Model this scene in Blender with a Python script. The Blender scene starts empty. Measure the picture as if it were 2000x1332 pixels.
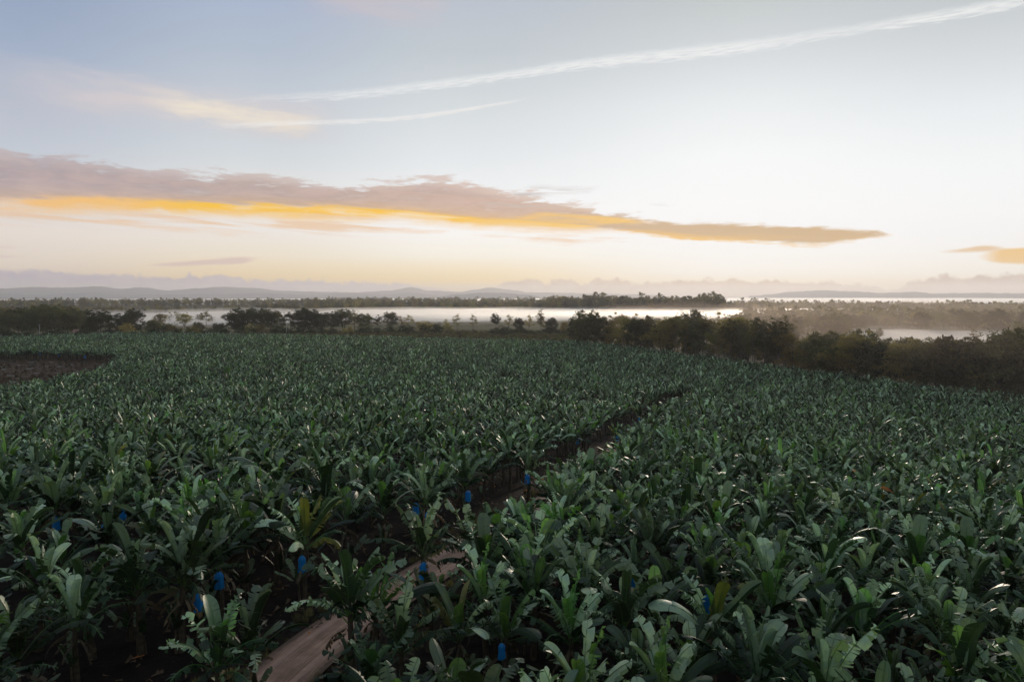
import bpy, math, random
from math import sin, cos, tan, atan, atan2, sqrt, pi, exp, radians
from mathutils import Vector, Matrix
random.seed(11)
S = bpy.context.scene
COL = S.collection

# ------------------------------------------------------------------ camera
CZ = 28.5                      # metres above the plain
FPX = 1333.0                   # focal length in photo pixels (24 mm on 36 mm, 2000 px wide)
HOR = 578.0                    # horizon row in the photo
PITCH = atan((666.0 - HOR) / FPX)
cam_d = bpy.data.cameras.new('camera')
cam_d.sensor_width = 36.0
cam_d.lens = 24.0
cam_d.clip_start = 0.5
cam_d.clip_end = 60000
cam = bpy.data.objects.new('camera', cam_d)
COL.objects.link(cam)
cam.location = (0, 0, CZ)
cam.rotation_euler = (pi / 2 - PITCH, 0, 0)
S.camera = cam
S.view_settings.view_transform = 'Standard'
S.view_settings.look = 'None'
S.view_settings.gamma = 1
S.view_settings.use_curve_mapping = False
S.view_settings.exposure = 0.0
S.cycles.max_bounces = 12
S.cycles.diffuse_bounces = 1
S.cycles.glossy_bounces = 2
S.cycles.transmission_bounces = 3
S.cycles.transparent_max_bounces = 16
S.cycles.volume_bounces = 8
S.cycles.use_denoising = True
S.cycles.caustics_reflective = False
S.cycles.caustics_refractive = False

def ray(px, py):
    """photo pixel -> unit direction in the world"""
    v = Vector(((px - 1000) / FPX, (666 - py) / FPX, -1))
    v = Matrix.Rotation(pi / 2 - PITCH, 3, 'X') @ v
    return v.normalized()

def azel(px, py):
    d = ray(px, py)
    return atan2(d.x, d.y), math.asin(d.z)

# ------------------------------------------------------------------ node helper
def lin(c):
    def f(v):
        v = v / 255.0
        return v / 12.92 if v <= 0.04045 else ((v + 0.055) / 1.055) ** 2.4
    return (f(c[0]), f(c[1]), f(c[2]), 1.0)

class NT:
    def __init__(s, tree):
        s.t = tree
        s.n = tree.nodes
        s.l = tree.links
        s.n.clear()
    def new(s, typ, **kw):
        n = s.n.new(typ)
        for k, v in kw.items():
            setattr(n, k, v)
        return n
    def put(s, sock, v):
        if v is None:
            return
        if hasattr(v, 'is_linked') or isinstance(v, bpy.types.NodeSocket):
            s.l.new(v, sock)
        else:
            sock.default_value = v
    def math(s, op, a, b=None, c=None, clamp=False):
        n = s.new('ShaderNodeMath', operation=op, use_clamp=clamp)
        s.put(n.inputs[0], a); s.put(n.inputs[1], b); s.put(n.inputs[2], c)
        return n.outputs[0]
    def vmath(s, op, a, b=None):
        n = s.new('ShaderNodeVectorMath', operation=op)
        s.put(n.inputs[0], a); s.put(n.inputs[1], b)
        return n.outputs[0]
    def comb(s, x, y, z):
        n = s.new('ShaderNodeCombineXYZ')
        s.put(n.inputs[0], x); s.put(n.inputs[1], y); s.put(n.inputs[2], z)
        return n.outputs[0]
    def smooth(s, v, a, b, o0=0.0, o1=1.0, mode='SMOOTHSTEP'):
        n = s.new('ShaderNodeMapRange', interpolation_type=mode, clamp=True)
        s.put(n.inputs[0], v); s.put(n.inputs[1], a); s.put(n.inputs[2], b)
        s.put(n.inputs[3], o0); s.put(n.inputs[4], o1)
        return n.outputs[0]
    def noise(s, vec, scale, detail=3, rough=0.5, dist=0.0):
        n = s.new('ShaderNodeTexNoise')
        s.put(n.inputs['Vector'], vec)
        n.inputs['Scale'].default_value = scale
        n.inputs['Detail'].default_value = detail
        n.inputs['Roughness'].default_value = rough
        n.inputs['Distortion'].default_value = dist
        return n.outputs[0]
    def mix(s, f, a, b, blend='MIX'):
        n = s.new('ShaderNodeMix', data_type='RGBA', blend_type=blend)
        s.put(n.inputs[0], f); s.put(n.inputs[6], a); s.put(n.inputs[7], b)
        return n.outputs[2]
    def ramp(s, v, stops, interp='LINEAR'):
        n = s.new('ShaderNodeValToRGB')
        r = n.color_ramp
        r.interpolation = interp
        while len(r.elements) < len(stops):
            r.elements.new(0.5)
        for e, (p, c) in zip(r.elements, stops):
            e.position = p
            e.color = c
        s.put(n.inputs[0], v)
        return n.outputs[0]
    def curve(s, v, pts, handle='AUTO_CLAMPED'):
        n = s.new('ShaderNodeFloatCurve')
        c = n.mapping.curves[0]
        while len(c.points) < len(pts):
            c.points.new(0.5, 0.5)
        for p, (x, y) in zip(c.points, pts):
            p.location = (x, y)
            p.handle_type = handle
        n.mapping.use_clip = False
        n.mapping.update()
        s.put(n.inputs[1], v)
        return n.outputs[0]

# ------------------------------------------------------------------ sky (world)
SUN_AZ = azel(1480, 540)[0]
SUN_EL = radians(4.0)
world = bpy.data.worlds.new('World')
S.world = world
world.use_nodes = True
W = NT(world.node_tree)
wout = W.new('ShaderNodeOutputWorld')
bg = W.new('ShaderNodeBackground')
W.l.new(bg.outputs[0], wout.inputs[0])
tc = W.new('ShaderNodeTexCoord')
sep = W.new('ShaderNodeSeparateXYZ')
W.l.new(tc.outputs['Generated'], sep.inputs[0])
dx, dy, dz = sep.outputs
AZ = W.math('ARCTAN2', dx, dy)
EL = W.math('ARCSINE', dz)
AZT = W.math('MULTIPLY_ADD', AZ, 0.5, 0.5)          # curves run on 0..1 for -1..1 rad
ELS = 2.0                                            # elevation is scaled by 2 in the curves

def cpts(lst, scale=ELS):
    out = []
    for x, y in lst:
        a, e = azel(x, y)
        out.append((a * 0.5 + 0.5, e * scale))
    return out

def vpts(lst, k=1.0, y=400):
    return [(azel(x, y)[0] * 0.5 + 0.5, v * k) for x, v in lst]

cols = [
 (0,    [(-420, (104,126,165)), (0, (152,168,194)), (100, (163,178,201)), (200, (186,192,207)), (300, (199,206,216)), (400, (228,220,216)), (450, (240,229,220)), (510, (240,225,208)), (560, (238,212,186)), (585, (205,195,200))]),
 (500,  [(-420, (112,134,170)), (0, (170,183,206)), (100, (180,192,208)), (200, (199,206,215)), (300, (212,219,224)), (400, (240,236,233)), (450, (244,238,232)), (500, (247,234,210)), (545, (252,220,158)), (585, (215,202,198))]),
 (900,  [(-420, (122,142,172)), (0, (186,194,206)), (100, (195,203,209)), (200, (213,219,223)), (300, (229,234,237)), (400, (248,249,250)), (450, (255,253,251)), (500, (255,249,234)), (550, (255,222,150)), (585, (225,208,190))]),
 (1450, [(-420, (130,148,172)), (0, (197,203,204)), (100, (213,218,222)), (200, (235,239,241)), (300, (248,250,251)), (400, (252,253,253)), (470, (252,252,252)), (530, (255,253,246)), (560, (255,240,206)), (585, (230,212,192))]),
 (2000, [(-420, (140,156,178)), (0, (198,204,207)), (100, (216,221,225)), (200, (234,239,242)), (300, (246,249,250)), (400, (250,251,252)), (470, (250,250,250)), (530, (253,249,238)), (560, (250,234,206)), (585, (228,212,196))]),
]
base = None
prev_a = None
for x, st in cols:
    stops = []
    for y, c in sorted(st, key=lambda q: -q[0]):
        e = azel(x, y)[1]
        stops.append((max(0.0, min(1.0, e * 1.25 + 0.02)), lin(c)))
    r = W.ramp(W.math('MULTIPLY_ADD', EL, 1.25, 0.02), stops, 'LINEAR')
    a = azel(x, 300)[0]
    base = r if base is None else W.mix(W.smooth(AZ, prev_a, a, mode='SMOOTHSTEP'), base, r)
    prev_a = a
sky = W.new('ShaderNodeTexSky', sky_type='NISHITA', sun_disc=False)
sky.sun_elevation = SUN_EL
sky.sun_rotation = SUN_AZ
sky.air_density = 1.0
sky.dust_density = 1.5
sky.altitude = 60
nish = W.mix(1.0, sky.outputs[0], (0.10, 0.10, 0.10, 1), 'MULTIPLY')
nish = W.mix(1.0, nish, W.mix(W.smooth(EL, 0.25, 0.95), (0.13, 0.15, 0.19, 1), (0.25, 0.29, 0.35, 1)), 'ADD')
away = W.math('MAXIMUM', W.smooth(EL, 0.45, 0.85), W.smooth(W.math('ABSOLUTE', AZ), 0.85, 1.5))
C = W.mix(away, base, nish)

# cloud noise in the direction's own coordinates, stretched along the horizon
vN = W.comb(W.math('MULTIPLY', AZ, 3.0), W.math('MULTIPLY', EL, 14.0), 0.0)
n_big = W.noise(vN, 2.2, 4, 0.55, 0.3)
n_mid = W.noise(vN, 6.5, 6, 0.6, 0.4)
vL = W.comb(W.math('MULTIPLY', AZ, 1.0), W.math('MULTIPLY', EL, 1.6), 3.0)
n_lump = W.noise(vL, 42.0, 4, 0.5)
vS = W.comb(W.math('MULTIPLY', AZ, 1.6), W.math('MULTIPLY', W.math('ADD', EL, W.math('MULTIPLY', AZ, 0.055)), 30.0), 5.0)
n_streak = W.noise(vS, 3.0, 5, 0.55, 0.2)
PX = 1 / FPX                                          # one photo pixel in radians
def jit(noise, amp_px):
    return W.math('MULTIPLY', W.math('SUBTRACT', noise, 0.5), amp_px * 2 * PX)
n_fine = W.noise(vN, 17.0, 5, 0.6, 0.2)
def band(top, bot, ntop, nbot, soft_t, soft_b):
    """mask between two curves of photo points; returns (mask, top elevation, bottom elevation)"""
    T = W.math('DIVIDE', W.curve(AZT, cpts(top)), ELS)
    B = W.math('DIVIDE', W.curve(AZT, cpts(bot)), ELS)
    e1 = W.math('SUBTRACT', W.math('ADD', T, ntop), EL)
    e2 = W.math('SUBTRACT', EL, W.math('ADD', B, nbot))
    m = W.math('MULTIPLY', W.smooth(e1, -soft_t * PX, soft_t * PX), W.smooth(e2, -soft_b * PX, soft_b * PX))
    return m, T, B

# high soft veil, cream and pink, at the left
for (line, hw, col, op) in [
    ([(-100, 130), (60, 160), (200, 185), (400, 212), (600, 240), (700, 240)], 34, (216, 207, 208), 0.85),
    ([(250, 190), (350, 206), (450, 222), (560, 240), (650, 240)], 17, (238, 228, 212), 0.95),
    ([(560, -30), (700, 0), (800, 16), (900, 8)], 30, (205, 193, 198), 0.6)]:
    cy = W.math('DIVIDE', W.curve(AZT, cpts(line)), ELS)
    d = W.math('ABSOLUTE', W.math('SUBTRACT', W.math('ADD', EL, jit(n_mid, 22)), cy))
    m = W.smooth(d, hw * 1.5 * PX, 0.0)
    x0, x1 = line[0][0], line[-1][0]
    a0, a1 = azel(x0, line[0][1])[0], azel(x1, line[-1][1])[0]
    w = (a1 - a0) * 0.3
    m = W.math('MULTIPLY', m, W.math('MULTIPLY', W.smooth(AZ, a0, a0 + w), W.smooth(AZ, a1, a1 - w * 0.7)))
    m = W.math('MULTIPLY', m, W.smooth(n_big, 0.3, 0.6, 0.45, 1.0))
    C = W.mix(W.math('MULTIPLY', m, op), C, lin(col))

# vapour trails
def trail(line, wid, op, col, amp):
    cy = W.math('DIVIDE', W.curve(AZT, cpts(line)), ELS)
    vt = W.comb(W.math('MULTIPLY', AZ, 30.0), W.math('MULTIPLY', W.math('SUBTRACT', EL, cy), 330.0), 0.0)
    nn = W.noise(vt, 1.3, 5, 0.6)
    wv = W.curve(AZT, vpts(wid, 0.01, 150))
    wv = W.math('MULTIPLY', wv, 100 * PX)
    d = W.math('ABSOLUTE', W.math('SUBTRACT', W.math('ADD', EL, W.math('MULTIPLY', W.math('SUBTRACT', nn, 0.5), amp * PX)), cy))
    m = W.smooth(W.math('DIVIDE', d, wv), 1.25, 0.25)
    m = W.math('MULTIPLY', m, W.smooth(nn, 0.32, 0.62, 0.35, 1.0))
    m = W.math('MULTIPLY', m, W.curve(AZT, vpts(op, 1.0, 150)))
    return W.mix(m, C, lin(col))
C = trail([(380, 202), (500, 193), (700, 184), (850, 166), (1000, 147), (1100, 131), (1200, 119), (1400, 98), (1500, 86), (1600, 69), (1700, 54), (1800, 38), (1900, 21), (2000, 3), (2150, -22)],
          [(400, 3), (700, 9), (1000, 9), (1400, 12), (1700, 9), (2000, 10)],
          [(380, 0), (480, 0.15), (620, 0.45), (760, 0.7), (1000, 0.85), (1400, 0.95), (1690, 0.6), (1760, 0.9), (2000, 0.85), (2200, 0.6)],
          (238, 239, 239), 20)
C = trail([(430, 247), (560, 241), (700, 237), (800, 230), (900, 216), (1000, 199), (1045, 190)],
          [(400, 6), (600, 5), (800, 5), (1000, 3)],
          [(400, 0), (560, 0.7), (700, 0.75), (900, 0.85), (1000, 0.5), (1060, 0.0), (1200, 0)],
          (240, 238, 236), 8)

# the long cloud bank: mauve body, gold light along its lower edge
gold_in = W.curve(AZT, vpts([(-200, 0.25), (0, 0.38), (200, 0.5), (330, 0.8), (450, 1.0), (850, 1.0), (1000, 0.9), (1150, 0.8), (1300, 0.55), (1700, 0.5), (2000, 0.6)]))
gold = W.mix(gold_in, lin((244, 196, 158)), lin((255, 198, 22)))
body_c = W.ramp(W.smooth(AZ, azel(0, 350)[0], azel(1700, 450)[0], mode='LINEAR'),
                [(0.0, lin((172, 157, 162))), (0.3, lin((184, 160, 152))), (0.55, lin((204, 170, 150))), (0.75, lin((208, 176, 138))), (1.0, lin((207, 172, 124)))])
bt = [(-300, 270), (0, 298), (100, 306), (200, 320), (300, 334), (400, 342), (480, 341), (560, 352), (620, 362), (700, 361), (780, 355), (850, 352), (910, 357), (960, 368), (1010, 380), (1050, 384), (1120, 398), (1180, 412), (1240, 424), (1270, 440)]
bb = [(-300, 395), (0, 384), (100, 388), (200, 390), (300, 394), (400, 396), (500, 397), (600, 400), (700, 405), (800, 414), (900, 426), (1000, 432), (1100, 440), (1180, 447), (1240, 440), (1270, 446)]
gb = [(-300, 425), (0, 414), (100, 415), (200, 416), (300, 418), (400, 420), (500, 424), (600, 430), (700, 431), (780, 426), (850, 434), (900, 440), (1000, 444), (1100, 449), (1170, 448), (1240, 438), (1270, 440)]
# warm underside first (extends below the body), streaky
mg, TG, BG = band([(x, y - 12) for x, y in bb], gb, jit(n_mid, 3), jit(n_streak, 30), 4, 11)
mg = W.math('MULTIPLY', mg, W.smooth(W.math('MULTIPLY_ADD', n_mid, 0.4, W.math('MULTIPLY', n_streak, 0.6)), 0.36, 0.54, 0.35, 1.0))
fg = W.math('DIVIDE', W.math('SUBTRACT', EL, BG), W.math('SUBTRACT', TG, BG))
C = W.mix(mg, C, W.mix(W.smooth(W.math('ADD', fg, jit(n_streak, 300)), 0.45, -0.2, 0.0, 0.75), gold, lin((246, 208, 158))))
# thin ragged shreds beneath it
ms, _, _ = band([(-200, 412), (0, 412), (300, 415), (600, 418), (900, 436), (1100, 446), (1250, 455)],
                [(-200, 440), (0, 432), (300, 448), (600, 456), (900, 450), (1100, 470), (1250, 462)], jit(n_mid, 8), jit(n_mid, 18), 8, 12)
ms = W.math('MULTIPLY', ms, W.smooth(n_streak, 0.46, 0.6))
C = W.mix(W.math('MULTIPLY', ms, 0.8), C, lin((240, 200, 158)))
mb, T, B = band(bt, bb, W.math('ADD', jit(n_mid, 38), W.math('ADD', jit(n_big, 22), jit(n_fine, 14))), W.math('ADD', jit(n_streak, 18), jit(n_mid, 8)), 8, 6)
frac = W.math('DIVIDE', W.math('SUBTRACT', EL, B), W.math('SUBTRACT', T, B))
body = W.mix(W.smooth(frac, 0.45, -0.05, 0.0, 0.45), body_c, W.mix(0.5, body_c, gold))
body = W.mix(W.smooth(n_mid, 0.35, 0.65, 0.0, 0.35), body, lin((226, 200, 188)))
body = W.mix(W.smooth(n_streak, 0.5, 0.3, 0.0, 0.35), body, lin((178, 154, 156)))
inner = W.math('MULTIPLY', W.smooth(W.math('MULTIPLY_ADD', n_fine, 0.35, W.math('MULTIPLY', n_mid, 0.65)), 0.3, 0.52, 0.74, 0.99), W.smooth(frac, 1.1, 0.6, 0.7, 1.0))
C = W.mix(W.math('MULTIPLY', mb, inner), C, body)
# gold glints low in the right half of the bank
mg2, _, _ = band([(900, 434), (1000, 428), (1060, 416), (1130, 415), (1200, 424), (1250, 436)], [(900, 436), (1000, 441), (1060, 446), (1130, 449), (1200, 444), (1250, 438)], jit(n_streak, 10), jit(n_streak, 10), 6, 4)
C = W.mix(W.math('MULTIPLY', mg2, W.smooth(n_streak, 0.35, 0.6, 0.1, 0.85)), C, lin((250, 200, 92)))
# wisps trailing off its right end
mw, _, _ = band([(980, 388), (1060, 366), (1150, 372), (1240, 385), (1300, 400)], [(980, 412), (1060, 410), (1150, 398), (1240, 392), (1300, 401)], jit(n_mid, 14), jit(n_mid, 14), 8, 8)
C = W.mix(W.math('MULTIPLY', mw, W.smooth(n_streak, 0.5, 0.62, 0.0, 0.6)), C, lin((196, 188, 186)))
# second, thinner bank to the right
m2, T2, B2 = band([(1120, 450), (1180, 440), (1280, 436), (1400, 437), (1480, 440), (1560, 443), (1640, 450), (1700, 455), (1735, 461)],
                  [(1120, 444), (1180, 448), (1280, 459), (1360, 468), (1450, 472), (1560, 479), (1600, 480), (1660, 472), (1735, 461)],
                  jit(n_mid, 15), W.math('ADD', jit(n_streak, 12), jit(n_fine, 6)), 5, 4)
f2 = W.math('DIVIDE', W.math('SUBTRACT', EL, B2), W.math('SUBTRACT', T2, B2))
C = W.mix(m2, C, W.mix(W.smooth(W.math('ADD', f2, W.math('MULTIPLY', W.math('SUBTRACT', n_streak, 0.5), 1.3)), 0.5, -0.1), body_c, lin((246, 194, 96))))
# small clouds: left lens, right pair
for top, bot, col, op in [
    ([(270, 519), (320, 515), (400, 508), (470, 503), (515, 503)], [(270, 519), (320, 520), (400, 518), (470, 515), (515, 505)], (222, 194, 184), 0.85),
    ([(1820, 492), (1880, 486), (1920, 479), (1950, 481), (1990, 489)], [(1820, 492), (1880, 492), (1920, 491), (1950, 490), (1990, 490)], (226, 184, 124), 0.85),
    ([(1900, 502), (1940, 490), (2000, 484), (2100, 484), (2200, 500)], [(1900, 502), (1940, 512), (2000, 516), (2100, 518), (2200, 502)], (240, 190, 96), 0.95),
    ([(-100, 484), (0, 480), (60, 483)], [(-100, 488), (0, 486), (60, 484)], (226, 204, 196), 0.5),
    ([(-100, 500), (0, 498), (70, 502)], [(-100, 505), (0, 504), (70, 503)], (224, 200, 194), 0.5)]:
    m, _, _ = band(top, bot, jit(n_streak, 3), jit(n_streak, 3), 3, 3)
    a0, a1 = azel(*top[0])[0], azel(*top[-1])[0]
    m = W.math('MULTIPLY', m, W.math('MULTIPLY', W.smooth(AZ, a0, a0 + 0.03), W.smooth(AZ, a1, a1 - 0.03)))
    C = W.mix(W.math('MULTIPLY', m, op), C, lin(col))
# cumulus line on the horizon
hc = [(-300, 520), (0, 526), (100, 531), (220, 536), (310, 541), (362, 540), (376, 528), (392, 540), (405, 533), (430, 541), (458, 539), (480, 547), (600, 548), (700, 552), (800, 554), (835, 560), (900, 570), (965, 568), (985, 549), (1030, 546), (1058, 549), (1068, 556), (1080, 547), (1120, 546), (1132, 553), (1165, 547), (1220, 547), (1240, 552), (1300, 548), (1400, 546), (1500, 547), (1600, 551), (1700, 556), (1735, 563), (1780, 553), (1815, 542), (1850, 538), (2000, 536), (2300, 530)]
vor = W.new('ShaderNodeTexVoronoi', feature='SMOOTH_F1')
W.put(vor.inputs['Vector'], W.comb(AZ, W.math('MULTIPLY', EL, 0.7), 1.0)); vor.inputs['Scale'].default_value = 62.0; vor.inputs['Smoothness'].default_value = 0.35
vor2 = W.new('ShaderNodeTexVoronoi', feature='SMOOTH_F1')
W.put(vor2.inputs['Vector'], W.comb(AZ, W.math('MULTIPLY', EL, 0.9), 4.0)); vor2.inputs['Scale'].default_value = 150.0; vor2.inputs['Smoothness'].default_value = 0.35
bump = W.math('ADD', W.math('MULTIPLY', W.math('SUBTRACT', 0.45, vor.outputs['Distance']), 10 * PX), W.math('MULTIPLY', W.math('SUBTRACT', 0.45, vor2.outputs['Distance']), 6 * PX))
mh, TH, BH = band(hc, [(-300, 640), (2300, 640)], W.math('ADD', bump, jit(n_lump, 8)), 0.0, 4.0, 4)
hcol = W.ramp(W.smooth(AZ, azel(0, 560)[0], azel(2000, 560)[0], mode='LINEAR'),
              [(0.0, lin((186, 176, 192))), (0.35, lin((198, 182, 188))), (0.5, lin((200, 174, 152))), (0.75, lin((198, 170, 142))), (1.0, lin((188, 162, 148)))])
low = W.smooth(W.math('SUBTRACT', TH, EL), 5 * PX, 26 * PX)
hcol2 = W.mix(low, hcol, W.mix(0.35, hcol, lin((232, 220, 216))))
hcol2 = W.mix(W.smooth(n_lump, 0.4, 0.7, 0.0, 0.25), hcol2, lin((244, 228, 208)))
C = W.mix(W.math('MULTIPLY', mh, 0.95), C, hcol2)
W.l.new(C, bg.inputs[0])
bg.inputs[1].default_value = 1.0

# ------------------------------------------------------------------ sun
sun_d = bpy.data.lights.new('sun', 'SUN')
sun_d.energy = 2.5
sun_d.angle = radians(10)
sun_d.color = (1.0, 0.84, 0.66)
sun = bpy.data.objects.new('sun', sun_d)
COL.objects.link(sun)
sdir = Vector((sin(SUN_AZ) * cos(SUN_EL), cos(SUN_AZ) * cos(SUN_EL), sin(SUN_EL)))
sun.rotation_euler = sdir.to_track_quat('Z', 'Y').to_euler()
sun.location = (0, 0, 80)

# ------------------------------------------------------------------ terrain
HCX, HCY, HSIG, HTOP = -14.0, 2.0, 108.0, 15.6
def _h(x, y):
    r2 = ((x - HCX) ** 2 + (y - HCY) ** 2) / (HSIG * HSIG)
    b = HTOP * exp(-r2)
    b += 0.5 * sin(x * 0.021 + 1.3) * sin(y * 0.017) * exp(-r2 * 0.2)
    return b
def ground_z(x, y):
    return _h(x, y)
def hit(px, py, above=0.0):
    """where the sight line through a photo pixel meets the land (raised by above)"""
    d = ray(px, py)
    t, step = 4.0, 1.0
    while t < 9000:
        p = Vector((0, 0, CZ)) + d * t
        if p.z < ground_z(p.x, p.y) + above:
            lo, hi = t - step, t
            for _ in range(24):
                m = (lo + hi) / 2
                q = Vector((0, 0, CZ)) + d * m
                if q.z < ground_z(q.x, q.y) + above: hi = m
                else: lo = m
            q = Vector((0, 0, CZ)) + d * hi
            return (q.x, q.y)
        step = max(0.5, t * 0.02)
        t += step
    p = d * 9000
    return (p.x, p.y)
def at_dist(px, dist):
    d = ray(px, 700)
    k = dist / sqrt(d.x ** 2 + d.y ** 2)
    return d.x * k, d.y * k

# ------------------------------------------------------------------ object helpers
def mesh_obj(name, verts, faces, mats, mat_idx=None, parent=None, smooth=False, link=True):
    me = bpy.data.meshes.new(name)
    me.from_pydata(verts, [], faces)
    for m in (mats if isinstance(mats, (list, tuple)) else [mats]):
        me.materials.append(m)
    if mat_idx:
        me.polygons.foreach_set('material_index', mat_idx)
    if smooth:
        me.polygons.foreach_set('use_smooth', [True] * len(faces))
    me.update()
    o = bpy.data.objects.new(name, me)
    if link:
        COL.objects.link(o)
    if parent:
        o.parent = parent
    return o
def tag(o, label=None, cat=None, group=None, kind=None):
    if label: o['label'] = label
    if cat: o['category'] = cat
    if group: o['group'] = group
    if kind: o['kind'] = kind
    return o
def empty(name, loc, rz=0.0, sc=1.0):
    o = bpy.data.objects.new(name, None)
    COL.objects.link(o)
    o.location = loc
    o.rotation_euler = (0, 0, rz)
    o.scale = (sc, sc, sc)
    o.empty_display_size = 0.3
    return o
def dup_tree(src, loc, rz, sc, rx=0.0, ry=0.0):
    r = src.copy()
    COL.objects.link(r)
    r.location = loc
    r.rotation_euler = (rx, ry, rz)
    r.scale = (sc, sc, sc)
    for ch in src.children:
        c = ch.copy()
        COL.objects.link(c)
        c.parent = r
    return r
class MB:
    def __init__(s):
        s.v, s.f, s.m = [], [], []
    def quad(s, a, b, c, d, m=0):
        i = len(s.v)
        s.v += [tuple(a), tuple(b), tuple(c), tuple(d)]
        s.f.append((i, i + 1, i + 2, i + 3)); s.m.append(m)
    def tube(s, pts, rad, n=6, m=0, cap=True):
        """pts list of Vector, rad list"""
        rings = []
        for k, p in enumerate(pts):
            t = (pts[min(k + 1, len(pts) - 1)] - pts[max(k - 1, 0)])
            t = t.normalized() if t.length > 1e-9 else Vector((0, 0, 1))
            a = t.cross(Vector((0.31, 0.95, 0.1))).normalized()
            b = t.cross(a)
            i0 = len(s.v)
            for j in range(n):
                g = 2 * pi * j / n
                s.v.append(tuple(p + (a * cos(g) + b * sin(g)) * rad[k]))
            rings.append(i0)
        for k in range(len(rings) - 1):
            for j in range(n):
                j2 = (j + 1) % n
                s.f.append((rings[k] + j, rings[k] + j2, rings[k + 1] + j2, rings[k + 1] + j)); s.m.append(m)
        if cap:
            s.f.append(tuple(rings[-1] + j for j in range(n))); s.m.append(m)
            s.f.append(tuple(rings[0] + j for j in range(n))[::-1]); s.m.append(m)
    def box(s, c, h, m=0, rz=0.0):
        i = len(s.v)
        ca, sa = cos(rz), sin(rz)
        for z in (-1, 1):
            for x, y in ((-1, -1), (1, -1), (1, 1), (-1, 1)):
                X, Y = x * h[0], y * h[1]
                s.v.append((c[0] + X * ca - Y * sa, c[1] + X * sa + Y * ca, c[2] + z * h[2]))
        for f in ((3, 2, 1, 0), (4, 5, 6, 7), (0, 1, 5, 4), (1, 2, 6, 5), (2, 3, 7, 6), (3, 0, 4, 7)):
            s.f.append(tuple(i + k for k in f)); s.m.append(m)
    def build(s, name, mats, parent=None, smooth=False, link=True):
        return mesh_obj(name, s.v, s.f, mats, s.m, parent, smooth, link)

# ------------------------------------------------------------------ materials
def new_mat(name):
    m = bpy.data.materials.new(name)
    m.use_nodes = True
    n = NT(m.node_tree)
    out = n.new('ShaderNodeOutputMaterial')
    p = n.new('ShaderNodeBsdfPrincipled')
    n.l.new(p.outputs[0], out.inputs[0])
    return m, n, p, out
def leaf_mat(name, top, under, hue_var=0.0, trans=0.25, rough=0.42, vein=True, spec=0.5):
    m, n, p, out = new_mat(name)
    geo = n.new('ShaderNodeNewGeometry')
    oi = n.new('ShaderNodeObjectInfo')
    tcn = n.new('ShaderNodeTexCoord')
    nz = n.noise(tcn.outputs['Object'], 1.7, 3, 0.6)
    fine = n.noise(tcn.outputs['Object'], 14.0, 3, 0.6)
    c = n.mix(geo.outputs['Backfacing'], top, under)
    c = n.mix(n.smooth(nz, 0.3, 0.7), c, n.mix(1.0, c, (1.5, 1.35, 0.95, 1), 'MULTIPLY'))
    c = n.mix(n.smooth(fine, 0.35, 0.7, 0, 0.35), c, n.mix(1.0, c, (0.6, 0.65, 0.7, 1), 'MULTIPLY'))
    hsv = n.new('ShaderNodeHueSaturation')
    n.put(hsv.inputs['Hue'], n.smooth(oi.outputs['Random'], 0, 1, 0.5 - hue_var, 0.5 + hue_var, 'LINEAR'))
    n.put(hsv.inputs['Value'], n.smooth(n.math('FRACT', n.math('MULTIPLY', oi.outputs['Random'], 7.13)), 0, 1, 0.5, 1.5, 'LINEAR'))
    n.put(hsv.inputs['Color'], c)
    n.l.new(hsv.outputs[0], p.inputs['Base Color'])
    p.inputs['Roughness'].default_value = rough
    p.inputs['Specular IOR Level'].default_value = spec
    if trans > 0:
        tr = n.new('ShaderNodeBsdfTranslucent')
        n.l.new(n.mix(1.0, hsv.outputs[0], (1.2, 1.4, 0.6, 1), 'MULTIPLY'), tr.inputs[0])
        mx = n.new('ShaderNodeMixShader')
        mx.inputs[0].default_value = trans
        n.l.new(p.outputs[0], mx.inputs[1]); n.l.new(tr.outputs[0], mx.inputs[2])
        n.l.new(mx.outputs[0], out.inputs[0])
    if vein:
        b = n.new('ShaderNodeBump')
        b.inputs['Strength'].default_value = 0.25
        b.inputs['Distance'].default_value = 0.03
        n.l.new(fine, b.inputs['Height'])
        n.l.new(b.outputs[0], p.inputs['Normal'])
    return m
M_LEAF = leaf_mat('banana_leaf', (0.026, 0.054, 0.024, 1), (0.100, 0.150, 0.096, 1), 0.02, 0.10, 0.42, True, 0.38)
M_OLD_SHADE = leaf_mat('old_shaded_leaf', (0.008, 0.024, 0.010, 1), (0.022, 0.044, 0.024, 1), 0.02, 0.05, 0.5, True, 0.25)  # older outer leaves, darkened further to paint shade into the gaps
M_YOUNG = leaf_mat('young_leaf', (0.070, 0.150, 0.040, 1), (0.11, 0.22, 0.085, 1), 0.02, 0.3, 0.4)
M_PALE = leaf_mat('waxy_leaf', (0.18, 0.28, 0.18, 1), (0.27, 0.38, 0.27, 1), 0.02, 0.10, 0.42, True, 0.6)
M_YEL = leaf_mat('yellowing_leaf', (0.085, 0.095, 0.028, 1), (0.12, 0.13, 0.05, 1), 0.03, 0.3)
M_DEAD = leaf_mat('dry_leaf', (0.075, 0.05, 0.030, 1), (0.10, 0.07, 0.045, 1), 0.02, 0.15, 0.7)
M_ORANGE = leaf_mat('orange_dry_leaf', (0.42, 0.16, 0.05, 1), (0.42, 0.2, 0.08, 1), 0.02, 0.2, 0.6)

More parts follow.
